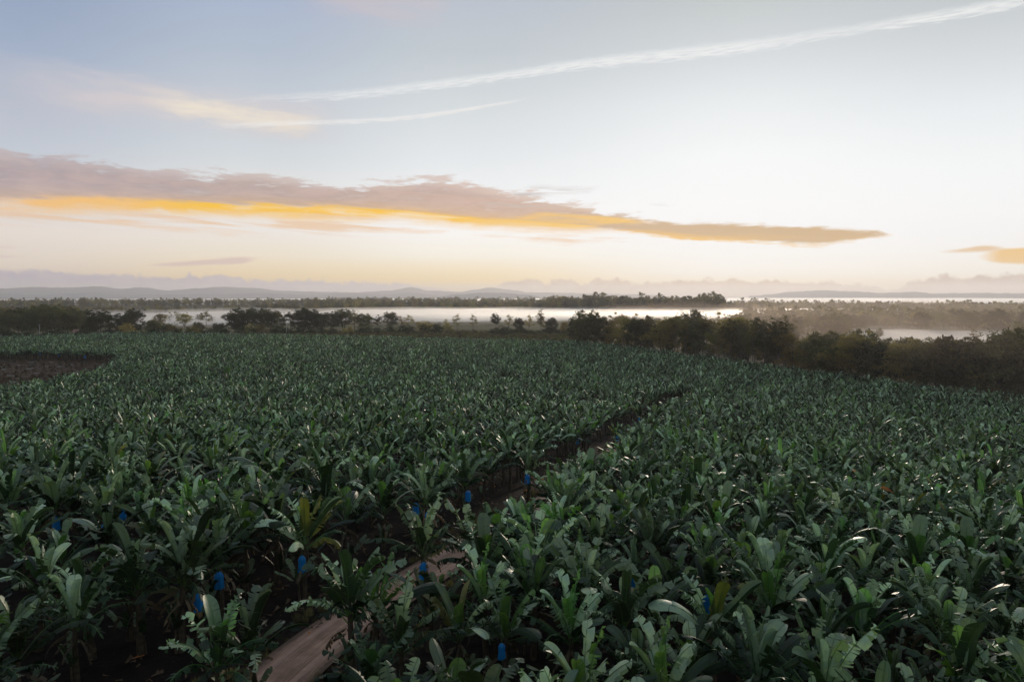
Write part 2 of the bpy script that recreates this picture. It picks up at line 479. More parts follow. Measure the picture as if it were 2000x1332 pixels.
def simple_mat(name, c1, c2, scale, rough=0.8, bump=0.0, detail=4, spec=0.3, coord='Object'):
    m, n, p, out = new_mat(name)
    tcn = n.new('ShaderNodeTexCoord')
    nz = n.noise(tcn.outputs[coord], scale, detail, 0.6)
    n.l.new(n.mix(n.smooth(nz, 0.3, 0.7), c1, c2), p.inputs['Base Color'])
    p.inputs['Roughness'].default_value = rough
    p.inputs['Specular IOR Level'].default_value = spec
    if bump:
        b = n.new('ShaderNodeBump')
        b.inputs['Distance'].default_value = bump
        n.l.new(nz, b.inputs['Height'])
        n.l.new(b.outputs[0], p.inputs['Normal'])
    return m
M_STEM = simple_mat('banana_stem', (0.035, 0.030, 0.018, 1), (0.10, 0.07, 0.042, 1), 5.0, 0.7, 0.02)
M_BAG = None
m, n, p, out = new_mat('blue_plastic'); M_BAG = m
tcn = n.new('ShaderNodeTexCoord')
nz = n.noise(tcn.outputs['Object'], 9.0, 3, 0.6)
n.l.new(n.mix(n.smooth(nz, 0.3, 0.7), (0.008, 0.27, 0.62, 1), (0.03, 0.42, 0.85, 1)), p.inputs['Base Color'])
p.inputs['Roughness'].default_value = 0.35
tr = n.new('ShaderNodeBsdfTranslucent'); tr.inputs[0].default_value = (0.03, 0.46, 0.95, 1)
mx = n.new('ShaderNodeMixShader'); mx.inputs[0].default_value = 0.5
n.l.new(p.outputs[0], mx.inputs[1]); n.l.new(tr.outputs[0], mx.inputs[2]); n.l.new(mx.outputs[0], out.inputs[0])
M_BARK_PALE = simple_mat('pale_bark', (0.30, 0.26, 0.21, 1), (0.14, 0.115, 0.09, 1), 3.0, 0.85)
M_BARK_DARK = simple_mat('dark_bark', (0.07, 0.055, 0.04, 1), (0.13, 0.10, 0.075, 1), 3.0, 0.9)
M_GUM = leaf_mat('gum_foliage', (0.15, 0.12, 0.060, 1), (0.17, 0.14, 0.07, 1), 0.025, 0.45, 0.6, False, 0.25)
M_DARKF = leaf_mat('dark_foliage', (0.080, 0.078, 0.036, 1), (0.10, 0.096, 0.048, 1), 0.02, 0.2, 0.6, False, 0.25)
M_OLIVE = leaf_mat('olive_foliage', (0.20, 0.15, 0.075, 1), (0.22, 0.17, 0.085, 1), 0.025, 0.5, 0.6, False, 0.25)
M_SHRUB = leaf_mat('shrub_foliage', (0.035, 0.045, 0.018, 1), (0.045, 0.052, 0.024, 1), 0.02, 0.2, 0.7, False, 0.2)
M_WOOD = simple_mat('weathered_timber', (0.55, 0.52, 0.48, 1), (0.38, 0.35, 0.31, 1), 8.0, 0.8)
M_SHEDROOF = simple_mat('rusty_roof', (0.36, 0.20, 0.15, 1), (0.28, 0.15, 0.11, 1), 1.5, 0.6)
M_SHEDWALL = simple_mat('shed_wall', (0.35, 0.30, 0.24, 1), (0.26, 0.22, 0.18, 1), 1.5, 0.8)

# ------------------------------------------------------------------ track and blocks (ground plan)
TRACK = [hit(*q) for q in [(330, 1560), (470, 1405), (575, 1300), (690, 1212), (820, 1130), (930, 1062), (1050, 995), (1150, 925), (1240, 852), (1330, 796), (1388, 768)]]
# carry the track on behind the camera and beyond its visible end
d0 = Vector(TRACK[0]) - Vector(TRACK[1]); TRACK.insert(0, tuple(Vector(TRACK[0]) + d0.normalized() * 25))
d1 = Vector(TRACK[-1]) - Vector(TRACK[-2]); TRACK.append(tuple(Vector(TRACK[-1]) + d1.normalized() * 10))
def track_sd(x, y):
    """signed distance to the track (left negative) and distance along it"""
    best = (1e9, 0, 0); acc = 0
    for (ax, ay), (bx, by) in zip(TRACK, TRACK[1:]):
        ux, uy = bx - ax, by - ay
        L = sqrt(ux * ux + uy * uy)
        t = ((x - ax) * ux + (y - ay) * uy) / (L * L)
        tt = max(0, min(1, t))
        qx, qy = ax + ux * tt, ay + uy * tt
        d = sqrt((x - qx) ** 2 + (y - qy) ** 2)
        if d < best[0]:
            s = 1 if (ux * (y - ay) - uy * (x - ax)) < 0 else -1
            best = (d, s, acc + tt * L)
        acc += L
    return best[0] * best[1], best[2], acc
def inside(p, poly):
    x, y = p; c = False
    j = len(poly) - 1
    for i in range(len(poly)):
        xi, yi = poly[i]; xj, yj = poly[j]
        if (yi > y) != (yj > y) and x < (xj - xi) * (y - yi) / (yj - yi) + xi:
            c = not c
        j = i
    return c
EDGE_PX = [(-160, 645), (0, 646), (250, 649), (450, 652), (640, 655), (800, 659), (960, 662), (1120, 666), (1250, 680), (1400, 699), (1500, 712), (1640, 731), (1750, 745), (1880, 760), (2000, 774), (2200, 800)]
EDGE = [hit(x, y, 4.2) for x, y in EDGE_PX]
FIELD = EDGE + [(60, -10), (-60, -10)]
CLEAR = [hit(*q) for q in [(-200, 704), (-60, 702), (30, 705), (90, 703), (170, 707), (215, 705), (243, 714), (218, 722), (232, 730), (196, 742), (178, 756), (130, 758), (96, 772), (40, 776), (-20, 792), (-200, 812)]]
M_EMPTY = None

# ------------------------------------------------------------------ ground
def ground_mesh():
    v, f = [], []
    radii = [0.0]
    r = 3.0
    while r < 16000:
        radii.append(r)
        r *= 1.055 if r > 60 else 1.09
    radii.append(16000)
    nseg = 220
    v.append((0, 0, ground_z(0, 0)))
    for r in radii[1:]:
        for k in range(nseg):
            a = 2 * pi * k / nseg
            x, y = r * sin(a), r * cos(a)
            v.append((x, y, ground_z(x, y)))
    for k in range(nseg):
        f.append((0, 1 + (k + 1) % nseg, 1 + k))
    for i in range(len(radii) - 2):
        b0, b1 = 1 + i * nseg, 1 + (i + 1) * nseg
        for k in range(nseg):
            k2 = (k + 1) % nseg
            f.append((b0 + k, b0 + k2, b1 + k2, b1 + k))
    return v, f
m, n, p, out = new_mat('farm_soil'); M_GROUND = m
geo = n.new('ShaderNodeNewGeometry')
pos = geo.outputs['Position']
sp = n.new('ShaderNodeSeparateXYZ'); n.l.new(pos, sp.inputs[0])
g1 = n.noise(pos, 0.8, 6, 0.65)
g2 = n.noise(pos, 0.02, 4, 0.6)
g3 = n.noise(pos, 4.0, 5, 0.7)
soil = n.mix(n.smooth(g1, 0.35, 0.7), (0.008, 0.0055, 0.0045, 1), (0.022, 0.015, 0.011, 1))
soil = n.mix(n.smooth(g3, 0.62, 0.7), soil, (0.045, 0.032, 0.022, 1))
soil = n.mix(n.math('MULTIPLY', n.smooth(sp.outputs[0], -85, -100), n.smooth(g1, 0.3, 0.6, 0.4, 1.0)), soil, (0.10, 0.066, 0.042, 1))
grass = n.mix(n.smooth(g2, 0.35, 0.65), (0.10, 0.095, 0.040, 1), (0.20, 0.155, 0.085, 1))
grass = n.mix(n.smooth(g1, 0.4, 0.7, 0, 0.6), grass, (0.08, 0.075, 0.03, 1))
dist = n.vmath('LENGTH', pos)
ln = n.new('ShaderNodeVectorMath', operation='LENGTH'); n.l.new(pos, ln.inputs[0])
far = n.smooth(n.math('ADD', ln.outputs['Value'], n.math('MULTIPLY', g2, 40.0)), 380, 430)
# the plain begins where the hill ends (height above the plain)
low = n.math('MULTIPLY', n.smooth(sp.outputs[2], 0.9, 0.2), n.smooth(sp.outputs[0], 60, 110))
n.l.new(n.mix(n.math('MAXIMUM', far, n.math('MULTIPLY', low, 0.6)), soil, grass), p.inputs['Base Color'])
p.inputs['Roughness'].default_value = 0.95
p.inputs['Specular IOR Level'].default_value = 0.1
b = n.new('ShaderNodeBump'); b.inputs['Distance'].default_value = 0.15
n.l.new(g3, b.inputs['Height']); n.l.new(b.outputs[0], p.inputs['Normal'])
gv, gf = ground_mesh()
ground = mesh_obj('ground', gv, gf, M_GROUND, smooth=True)
tag(ground, kind='structure')

def terrain_patch(name, poly_fn, mat, lift):
    pass

# dirt track: a strip draped on the land
m, n, p, out = new_mat('dirt_track'); M_TRACK = m
uv = n.new('ShaderNodeUVMap')
su = n.new('ShaderNodeSeparateXYZ'); n.l.new(uv.outputs[0], su.inputs[0])
geo = n.new('ShaderNodeNewGeometry')
t1 = n.noise(geo.outputs['Position'], 1.2, 6, 0.65)
st = n.noise(n.comb(n.math('MULTIPLY', su.outputs[0], 26.0), n.math('MULTIPLY', su.outputs[1], 0.25), 0.0), 1.0, 4, 0.6)
rut = n.math('ABSOLUTE', n.math('SUBTRACT', n.math('ABSOLUTE', n.math('SUBTRACT', su.outputs[0], 0.5)), 0.25))
rutm = n.smooth(n.math('ADD', rut, n.math('MULTIPLY', t1, 0.08)), 0.14, 0.03)
c = n.mix(n.smooth(t1, 0.3, 0.7), (0.22, 0.125, 0.085, 1), (0.42, 0.26, 0.19, 1))
c = n.mix(n.smooth(st, 0.38, 0.62, 0, 0.8), c, (0.17, 0.10, 0.07, 1))
c = n.mix(n.math('MULTIPLY', rutm, 0.55), c, (0.48, 0.31, 0.24, 1))
edge = n.math('ABSOLUTE', n.math('SUBTRACT', su.outputs[0], 0.5))
em = n.smooth(n.math('ADD', edge, n.math('MULTIPLY', n.math('SUBTRACT', t1, 0.5), 0.3)), 0.36, 0.47)
c = n.mix(em, c, (0.09, 0.055, 0.036, 1))
n.l.new(c, p.inputs['Base Color'])
p.inputs['Roughness'].default_value = 0.9
b = n.new('ShaderNodeBump'); b.inputs['Distance'].default_value = 0.12
n.l.new(n.math('ADD', st, n.math('MULTIPLY', rutm, -0.8)), b.inputs['Height']); n.l.new(b.outputs[0], p.inputs['Normal'])
def strip(pts, half, ncross, lift, name, mat):
    # resample
    P = [Vector(q) for q in pts]
    out_ = []
    for k in range(len(P) - 1):
        L = (P[k + 1] - P[k]).length
        nn = max(1, int(L / 0.7))
        p0 = P[max(k - 1, 0)]; p3 = P[min(k + 2, len(P) - 1)]
        for j in range(nn):
            t = j / nn
            a, b_, c_, d_ = p0, P[k], P[k + 1], p3
            out_.append(0.5 * ((2 * b_) + (c_ - a) * t + (2 * a - 5 * b_ + 4 * c_ - d_) * t * t + (3 * b_ - a - 3 * c_ + d_) * t ** 3))
    out_.append(P[-1])
    v, f, uvs = [], [], []
    acc = 0
    for k, q in enumerate(out_):
        tg = (out_[min(k + 1, len(out_) - 1)] - out_[max(k - 1, 0)]).normalized()
        sd = Vector((tg.y, -tg.x))
        if k: acc += (q - out_[k - 1]).length
        for j in range(ncross + 1):
            s_ = (j / ncross * 2 - 1)
            r = q + sd * s_ * half
            v.append((r.x, r.y, ground_z(r.x, r.y) + lift - 0.02 * cos(s_ * 2 * pi) * 0.5))
            uvs.append((j / ncross, acc))
    w = ncross + 1
    for k in range(len(out_) - 1):
        for j in range(ncross):
            f.append((k * w + j, k * w + j + 1, (k + 1) * w + j + 1, (k + 1) * w + j))
    o = mesh_obj(name, v, f, mat, smooth=True)
    ul = o.data.uv_layers.new(name='UVMap')
    for lp in o.data.loops:
        ul.data[lp.index].uv = uvs[lp.vertex_index]
    return o
track = strip(TRACK, 1.3, 10, 0.10, 'dirt_track', M_TRACK)
tag(track, kind='structure')

# ------------------------------------------------------------------ banana plants
def add_leaf(mb, base, az, tilt, bend, L, Wd, strips, cross, tear, fold, m_blade, m_rib, pet=0.18, twist=0.0, rib=True):
    """one banana leaf: petiole and midrib arching out from base, blade torn into strips either side"""
    n_mid = max(strips, 4)
    pts = []; frames = []
    p = Vector(base)
    N = n_mid + 1
    side = Vector((-sin(az), cos(az), 0))
    wob = random.uniform(-0.25, 0.25)
    total = L * (1 + pet)
    first = L * pet
    def fr(u):
        ang = tilt + bend * (u ** 1.6)
        h = Vector((cos(az + wob * u), sin(az + wob * u), 0))
        t = h * sin(ang) + Vector((0, 0, 1)) * cos(ang)
        s = Vector((-sin(az + wob * u), cos(az + wob * u), 0))
        nn = s.cross(t)   # points down/outward side
        if twist:
            q = Matrix.Rotation(twist * u, 3, t)
            s = q @ s; nn = q @ nn
        return t, s, nn
    t, s, nn = fr(0)
    mid = [p.copy()]
    p = p + t * first
    mid.append(p.copy())
    F = [fr(0)]
    for k in range(n_mid):
        u = (k + 0.5) / n_mid
        tt = fr(u)[0]
        p = p + tt * (L / n_mid)
        mid.append(p.copy())
    def prof(u):
        if u >= 1: return Wd * 0.30
        a_ = min(1.0, u / 0.22); a_ = 0.3 + 0.7 * a_ * (2 - a_)
        b__ = 1.0 if u < 0.72 else sqrt(max(0.09, 1 - ((u - 0.72) / 0.30) ** 2))
        return Wd * a_ * b__ * (0.92 + 0.08 * sin(u * 9))
    for sg in (-1, 1):
        k = 0
        phi0 = fold
        cur = phi0 + random.uniform(-0.2, 0.2)
        while k < n_mid:
            ln = 1
            if random.random() > tear:
                ln = random.randint(2, 5)
            ln = min(ln, n_mid - k)
            phi = cur if random.random() > tear else phi0 + random.gauss(0.1, 0.85) * tear
            cur = phi
            sk = random.uniform(-0.10, 0.30) * (1 if tear > 0.2 else 0.2)
            wst = random.uniform(0.62, 1.12)
            for q in range(ln):
                kk = k + q
                u0, u1 = kk / n_mid, (kk + 1) / n_mid
                w0, w1 = prof(u0), prof(u1)
                a, b_ = mid[1 + kk], mid[2 + kk]
                t0, s0, n0 = fr(u0); t1, s1, n1 = fr(u1)
                gap = 0.24 * (b_ - a).length * (1 if tear > 0.15 else 0)
                g0 = gap if q == 0 else 0
                g1 = gap if q == ln - 1 else 0
                pa, pb = a, b_
                wt = wst if tear > 0.2 else 1.0
                for c in range(cross):
                    f0 = (c + 1) / cross
                    ph = phi * (0.7 + 0.6 * f0)
                    oa = a + (s0 * sg * cos(ph) + n0 * sin(ph)) * (w0 * f0 * wt) + t0 * (g0 * f0 + sk * w0 * f0 * 2)
                    ob = b_ + (s1 * sg * cos(ph) + n1 * sin(ph)) * (w1 * f0 * wt) + t1 * (-g1 * f0 + sk * w1 * f0 * 2)
                    if sg > 0: mb.quad(pa, oa, ob, pb, m_blade)
                    else: mb.quad(pa, pb, ob, oa, m_blade)
                    pa, pb = oa, ob
            k += ln
    if rib:
        ids = list(range(0, len(mid), max(1, len(mid) // 6)))
        if ids[-1] != len(mid) - 1: ids.append(len(mid) - 1)
        rp = [mid[i] - fr(max(0, (i - 1)) / n_mid)[2] * 0.004 for i in ids]
        mb.tube(rp, [0.028 * (1 - 0.8 * j / len(ids)) for j in range(len(ids))], 3, m_rib, cap=False)

MATS = [M_LEAF, M_YOUNG, M_PALE, M_YEL, M_DEAD, M_ORANGE, M_STEM, M_OLD_SHADE]
def banana(seed, lod=0, h=2.6, n_leaf=13, dead=3, yellow=0.06, spread=1.0, young=1, sucker=True, tearf=1.0):
    """returns (crown MB, stem MB, skirt MB); lod 0 near, 1 mid, 2 far"""
    st_ = random.getstate(); random.seed(seed)
    cr, sm, sk = MB(), MB(), MB()
    strips = (24, 11, 7)[lod]; cross = (2, 1, 1)[lod]
    lean = Vector((random.uniform(-0.2, 0.2), random.uniform(-0.2, 0.2), 0))
    top = Vector((0, 0, h)) + lean
    pts = [Vector((0, 0, -0.15)) + lean * 0, lean * 0.2 + Vector((0, 0, h * 0.35)), lean * 0.6 + Vector((0, 0, h * 0.7)), top]
    sm.tube(pts, [0.15, 0.13, 0.115, 0.085], (8, 6, 4)[lod], 0)
    a = random.uniform(0, 6.28)
    for k in range(n_leaf):
        u = k / max(1, n_leaf - 1)               # 0 innermost, 1 outermost
        a += 2.4 + random.uniform(-0.3, 0.3)
        tilt = radians(5 + 52 * u * spread + random.uniform(-6, 10))
        bend = radians(12 + 66 * u * spread + random.uniform(-12, 30))
        L = random.uniform(2.0, 2.7) * (1.0 - 0.22 * abs(u - 0.5))
        if k < young: L *= 0.72
        Wd = random.uniform(0.26, 0.37)
        tear = min(0.95, random.choice([0.08, 0.3, 0.5, 0.65, 0.8, 0.9]) * tearf) if k >= young else 0.04
        fold = random.uniform(-0.1, 0.45) if u > 0.35 else random.uniform(-0.75, -0.2)
        if tear > 0.6: fold = random.uniform(0.3, 1.1)
        elif u > 0.7: fold = random.uniform(0.3, 0.85)
        mt = 0
        r = random.random()
        if k < young: mt = 1 if r < 0.6 else 2
        elif u > 0.55 and r > 0.12: mt = 7 if r < 0.97 - yellow else 3
        elif r < 0.32: mt = 2
        elif r < 0.44: mt = 1
        elif r < 0.34 + yellow * 0.5: mt = 3
        z = 0.02 - 0.5 * u * random.uniform(0.3, 1)
        b0 = top + Vector((cos(a), sin(a), 0)) * 0.05 + Vector((0, 0, z))
        add_leaf(cr, b0, a, tilt, bend, L, Wd, strips, cross, tear, fold, mt, 1 if lod < 2 else 0, 0.2, random.uniform(-0.5, 0.5), rib=lod < 2)
    if lod < 2 and random.random() < 0.55:        # rolled new leaf standing up in the middle
        q = Vector((random.uniform(-.15, .15), random.uniform(-.15, .15), 1.0)).normalized()
        cr.tube([top, top + q * 0.9, top + q * 1.7], [0.03, 0.05, 0.012], 5, 2)
    for k in range(dead):                          # dry leaves hanging against the stem
        a = random.uniform(0, 6.28)
        add_leaf(sk, top - Vector((0, 0, random.uniform(0.1, 0.7))), a, radians(110), radians(random.uniform(50, 66)), random.uniform(1.0, 1.6), 0.15, max(4, strips // 3), 1, 0.6, 0.8, 0, 0, 0.1, 0.6, rib=False)
    if sucker and lod < 2:
        b = Vector((random.uniform(-.5, .5), random.uniform(-.5, .5), 0))
        sh = random.uniform(0.3, 1.0)
        sm.tube([b + Vector((0, 0, -0.1)), b + Vector((0, 0, sh))], [0.07, 0.045], 6, 0)
        a = random.uniform(0, 6.28)
        for k in range(5):
            a += 2.4
            add_leaf(cr, b + Vector((0, 0, sh - 0.05)), a, radians(random.uniform(8, 45)), radians(30), random.uniform(0.7, 1.3), 0.17, max(4, strips // 2), cross, 0.2, random.uniform(-0.4, 0.4), 0, 0, 0.25, rib=False)
    random.setstate(st_)
    return cr, sm, sk

def banana_proto(i, **kw):
    """a near plant: Empty with pseudostem, crown, dry_leaves"""
    cr, sm, sk = banana(500 + i, 0, **kw)
    e = empty('banana_plant', (0, 0, 0))
    cr.build('crown', MATS, e)
    sm.build('stem', [M_STEM], e)
    if sk.v: sk.build('dry_leaves', [M_DEAD], e)
    return e
NEAR = []
specs = [
    dict(h=2.7, n_leaf=14, dead=4), dict(h=2.4, n_leaf=15, dead=3), dict(h=2.6, n_leaf=14, dead=5), dict(h=2.5, n_leaf=14, dead=3, spread=0.75),
    dict(h=2.6, n_leaf=15, dead=4, spread=0.85), dict(h=2.3, n_leaf=10, dead=2, young=2, tearf=0.4), dict(h=2.5, n_leaf=13, dead=4, spread=1.1),
    dict(h=2.5, n_leaf=14, dead=3, tearf=0.5), dict(h=2.35, n_leaf=13, dead=4, spread=0.7, young=2), dict(h=2.6, n_leaf=13, dead=6, yellow=0.35),
    dict(h=1.5, n_leaf=9, dead=1, young=2, tearf=0.3, spread=0.9), dict(h=2.7, n_leaf=14, dead=3, spread=0.9)]
for i, kw in enumerate(specs):
    NEAR.append(banana_proto(i, **kw))
LOOK = ['with arching torn leaves', 'with dense broad leaves', 'hung with dry leaves', 'with narrow upright leaves',
        'with long half folded leaves', 'with smooth untorn paddle leaves', 'with low drooping outer leaves', 'with broad whole dark leaves',
        'with a tight upright crown', 'with several yellowing leaves', 'still short and young', 'with ragged dark green leaves']

proto_col = bpy.data.collections.new('plant_kinds')      # sources for the far mass, not linked to the scene
def far_proto(i, lod):
    cr, sm, sk = banana(900 + i, lod, h=random.uniform(2.3, 2.9), n_leaf=14 if lod == 1 else 12, dead=1 if lod == 1 else 0, spread=random.choice([0.7, 0.85, 1.0]), sucker=False, yellow=0.05)
    mb = MB()
    for src, off in ((cr, None), (sm, 6), (sk, 4)):
        i0 = len(mb.v)
        mb.v += src.v
        mb.f += [tuple(i0 + q for q in f) for f in src.f]
        mb.m += (src.m if off is None else [off] * len(src.f))
    o = mb.build('banana_kind_%02d' % i, MATS, link=False)
    proto_col.objects.link(o)
for i in range(8): far_proto(i, 1)
for i in range(8, 16): far_proto(i, 2)

# planting positions
def visible_margin(x, y, m=3.0):
    return y > 2 and abs(x) < y * 0.78 + 6 + m
BAGS_PX = [(388, 1176, 'above the dark soil at the foot of the lower left clump'), (590, 1100, 'beside the stems nearest the bend of bare soil'),
    (205, 1035, 'low in the left clumps, larger of the pair there'), (240, 1003, 'just above the larger blue bag in the left clumps'),
    (428, 1132, 'half behind leaves above the lower left bare soil'), (828, 1113, 'at the right edge of the dirt track'),
    (835, 1012, 'in the shade above the end of the visible track'), (914, 968, 'in the dark gap right of the middle clumps'),
    (820, 930, 'deep among leaves behind the middle clumps'), (1030, 935, 'at the near end of the dark lane'), (440, 857, 'small, in the upper left rows'),
    (1248, 820, 'facing the bare soil of the far lane'), (1303, 796, 'near the far end of the lane'), (1205, 856, 'just before the far bare soil'),
    (1128, 861, 'left of the lane among drooping leaves'), (1493, 1045, 'alone in the right hand block'), (1232, 1130, 'under broad leaves right of the track'),
    (1380, 1178, 'lowest one of the right hand block'), (980, 1270, 'in deep shade near the bottom edge'), (1026, 1016, 'beside a pale patch of soil'),
    (110, 1022, 'at the far left among torn leaves'), (812, 993, 'just above the one over the end of the visible track'), (276, 1022, 'small, right of the pair in the left clumps'), (693, 870, 'in the upper middle rows'),
    (33, 690, 'first from the left behind the empty plot'), (78, 691, 'second from the left behind the empty plot'), (115, 693, 'third from the left behind the empty plot'),
    (150, 693, 'fourth from the left behind the empty plot'), (166, 697, 'fifth from the left behind the empty plot')]
BAGS = []
for (x, y, txt) in BAGS_PX:
    wx, wy = hit(x, y, 1.75)
    BAGS.append((wx, wy, txt))
pts_all = []
def try_point(x, y, edge_soft=True):
    if not inside((x, y), FIELD) or not visible_margin(x, y): return False
    if inside((x, y), CLEAR): return False
    for bx, by, _ in BAGS:
        if abs(x - bx) < 4 and abs(y - by) < 4:
            d = sqrt(bx * bx + by * by)
            ux, uy = -bx / d, -by / d
            rx, ry = x - bx, y - by
            al = rx * ux + ry * uy
            ac = abs(rx * uy - ry * ux)
            if ac < 1.15 and -0.9 < al < 3.4: return False
    return True
MAXR = 520
# rows left of the track follow its line; the block to the right is set closer
step = 2.12
gx = -420.0
cells = 0
rndm = random.Random(5)
for iy in range(0, int(MAXR / step) + 1):
    for ix in range(int(-400 / step), int(400 / step) + 1):
        x = ix * step * 1.0 + (iy % 2) * step * 0.5
        y = iy * step * 0.98 + 2
        if abs(x) > y * 0.80 + 9: continue
        D = sqrt(x * x + y * y)
        if D < 7 or D > MAXR: continue
        x += rndm.uniform(-0.55, 0.55); y += rndm.uniform(-0.55, 0.55)
        pts_all.append([x, y, D])
sel = []
ROWW = 4.3
for x, y, D in pts_all:
    if not try_point(x, y): continue
    if D > 110 and rndm.random() < 0.22: continue
    if D < 175:
        s, al, tot = track_sd(x, y)
        end = al >= tot - 0.1
        if not end:
            if s < 0:
                free = 5.8 if D < 34 else 3.5
                if -s < free: continue
                if D < 170:
                    q = (-s - free) / ROWW
                    fr_ = q - math.floor(q)
                    if 0.56 < fr_ < 0.98: continue
            else:
                if s < (4.0 if D < 26.5 else 2.7): continue
    sel.append((x, y, D))
# a few plants set by hand round the near bare soil
HAND = [hit(*q) for q in [(505, 1400), (425, 1425), (690, 1345), (35, 1420), (735, 1325), (355, 1272), (258, 1250), (540, 1140), (612, 1132)]]
sel = [q for q in sel if all((q[0] - h_[0]) ** 2 + (q[1] - h_[1]) ** 2 > 1.4 ** 2 for h_ in HAND)]
for bx, by, _ in BAGS:                                   # every bag hangs on a plant just behind it
    d = sqrt(bx * bx + by * by)
    x, y = bx + bx / d * 0.42 + 0.08, by + by / d * 0.42
    sel = [q for q in sel if (q[0] - x) ** 2 + (q[1] - y) ** 2 > 1.2 ** 2]
    sel.append((x, y, d))
for h_ in HAND:
    sel.append((h_[0], h_[1], sqrt(h_[0] ** 2 + h_[1] ** 2)))
sel.sort(key=lambda q: q[2])
def in_frame(x, y):
    d = Vector((x, y, ground_z(x, y) + 3.2 - CZ))
    d = Matrix.Rotation(-(pi / 2 - PITCH), 3, 'X') @ d
    if d.z > -1: return False
    px, py = 1000 + d.x / -d.z * FPX, 666 - d.y / -d.z * FPX
    return -60 < px < 2060 and py < 1440
near, farp = [], []
for q in sel:
    if in_frame(q[0], q[1]) and len(near) < 298: near.append(q)
    else: farp.append(q)
print('plants near', len(near), 'far', len(farp), 'near radius', near[-1][2])
rl = random.Random(21)
def where(x, y):
    s, al, tot = track_sd(x, y)
    D = sqrt(x * x + y * y)
    px = 1000 + x / y * FPX
    if s < 0:
        if -s < 8.2: return 'in the first row left of the track'
        if px < 420: return 'in the lower left clumps'
        return 'in the back rows left of the track'
    if s < 3.6: return 'bordering the track on its right'
    if px < 1150: return 'right of the track near the middle'
    if px < 1600: return 'in the dense right hand block'
    return 'in the block by the right edge'
free_protos = set(range(len(NEAR)))
for i, (x, y, D) in enumerate(near):
    if i < len(HAND) and False: pass
    k = rl.choices(range(12), weights=[3, 3, 2, 3, 3, 2, 2, 3, 3, 1, 0.8, 3])[0]
    z = ground_z(x, y)
    sc = rl.uniform(0.76, 1.0)
    if track_sd(x, y)[0] > 0: sc *= 0.94
    rot = rl.uniform(0, 2 * pi)
    if k in free_protos:
        e = NEAR[k]
        free_protos.discard(k)
        e.location = (x, y, z); e.rotation_euler = (0, 0, rot); e.scale = (sc, sc, sc)
    else:
        e = dup_tree(NEAR[k], (x, y, z), rot, sc, rl.uniform(-0.06, 0.06), rl.uniform(-0.06, 0.06))
    if k == 9: pass
    sz = 'tall' if sc > 0.92 else ('medium' if sc > 0.82 else 'lower')
    tag(e, '%s banana plant %s, %s' % (sz, LOOK[k], where(x, y)), 'banana plant', 'banana plants in the near rows of the plantation')
for k in free_protos:
    x, y, D = near[-1 - k]
    NEAR[k].location = (x + 0.9, y + 0.8, ground_z(x, y))
    tag(NEAR[k], 'medium banana plant %s, %s' % (LOOK[k], where(x, y)), 'banana plant', 'banana plants in the near rows of the plantation')

# the rest of the plantation: one mass, instanced on points
def scatter(name, pts, collection, lodsel, label, cat):
    me = bpy.data.meshes.new(name)
    me.from_pydata([p[0] for p in pts], [], [])
    a = me.attributes.new('rot', 'FLOAT_VECTOR', 'POINT'); a.data.foreach_set('vector', [c for p in pts for c in p[1]])
    a = me.attributes.new('scl', 'FLOAT', 'POINT'); a.data.foreach_set('value', [p[2] for p in pts])
    a = me.attributes.new('kind', 'INT', 'POINT'); a.data.foreach_set('value', [p[3] for p in pts])
    o = bpy.data.objects.new(name, me)
    COL.objects.link(o)
    g = bpy.data.node_groups.new(name, 'GeometryNodeTree')
    g.interface.new_socket('Geometry', in_out='INPUT', socket_type='NodeSocketGeometry')
    g.interface.new_socket('Geometry', in_out='OUTPUT', socket_type='NodeSocketGeometry')
    gi = g.nodes.new('NodeGroupInput'); go = g.nodes.new('NodeGroupOutput')
    iop = g.nodes.new('GeometryNodeInstanceOnPoints')
    ci = g.nodes.new('GeometryNodeCollectionInfo')
    ci.inputs['Collection'].default_value = collection
    ci.inputs['Separate Children'].default_value = True
    ci.inputs['Reset Children'].default_value = True
    iop.inputs['Pick Instance'].default_value = True
    def attr(nm, dt):
        q = g.nodes.new('GeometryNodeInputNamedAttribute'); q.data_type = dt
        q.inputs['Name'].default_value = nm
        return q.outputs['Attribute']
    g.links.new(gi.outputs[0], iop.inputs['Points'])
    g.links.new(ci.outputs[0], iop.inputs['Instance'])
    g.links.new(attr('kind', 'INT'), iop.inputs['Instance Index'])
    e2r = g.nodes.new('FunctionNodeEulerToRotation')
    g.links.new(attr('rot', 'FLOAT_VECTOR'), e2r.inputs[0])
    g.links.new(e2r.outputs[0], iop.inputs['Rotation'])
    g.links.new(attr('scl', 'FLOAT'), iop.inputs['Scale'])
    g.links.new(iop.outputs[0], go.inputs[0])
    md = o.modifiers.new('scatter', 'NODES'); md.node_group = g
    tag(o, label, cat, kind='stuff')
    return o
pp = []
for x, y, D in farp:
    k = rl.randrange(8) if D < 105 else 8 + rl.randrange(8)
    sc = rl.uniform(0.72, 0.98) * (1.0 if D < 110 else 1.14)
    if track_sd(x, y)[0] > 0 and D < 120: sc *= 0.94
    pp.append(((x, y, ground_z(x, y)), (rl.uniform(-.07, .07), rl.uniform(-.07, .07), rl.uniform(0, 6.28)), sc, k))
scatter('banana_plantation', pp, proto_col, None, 'dense field of dark green banana plants stretching to the far tree lines', 'plantation')

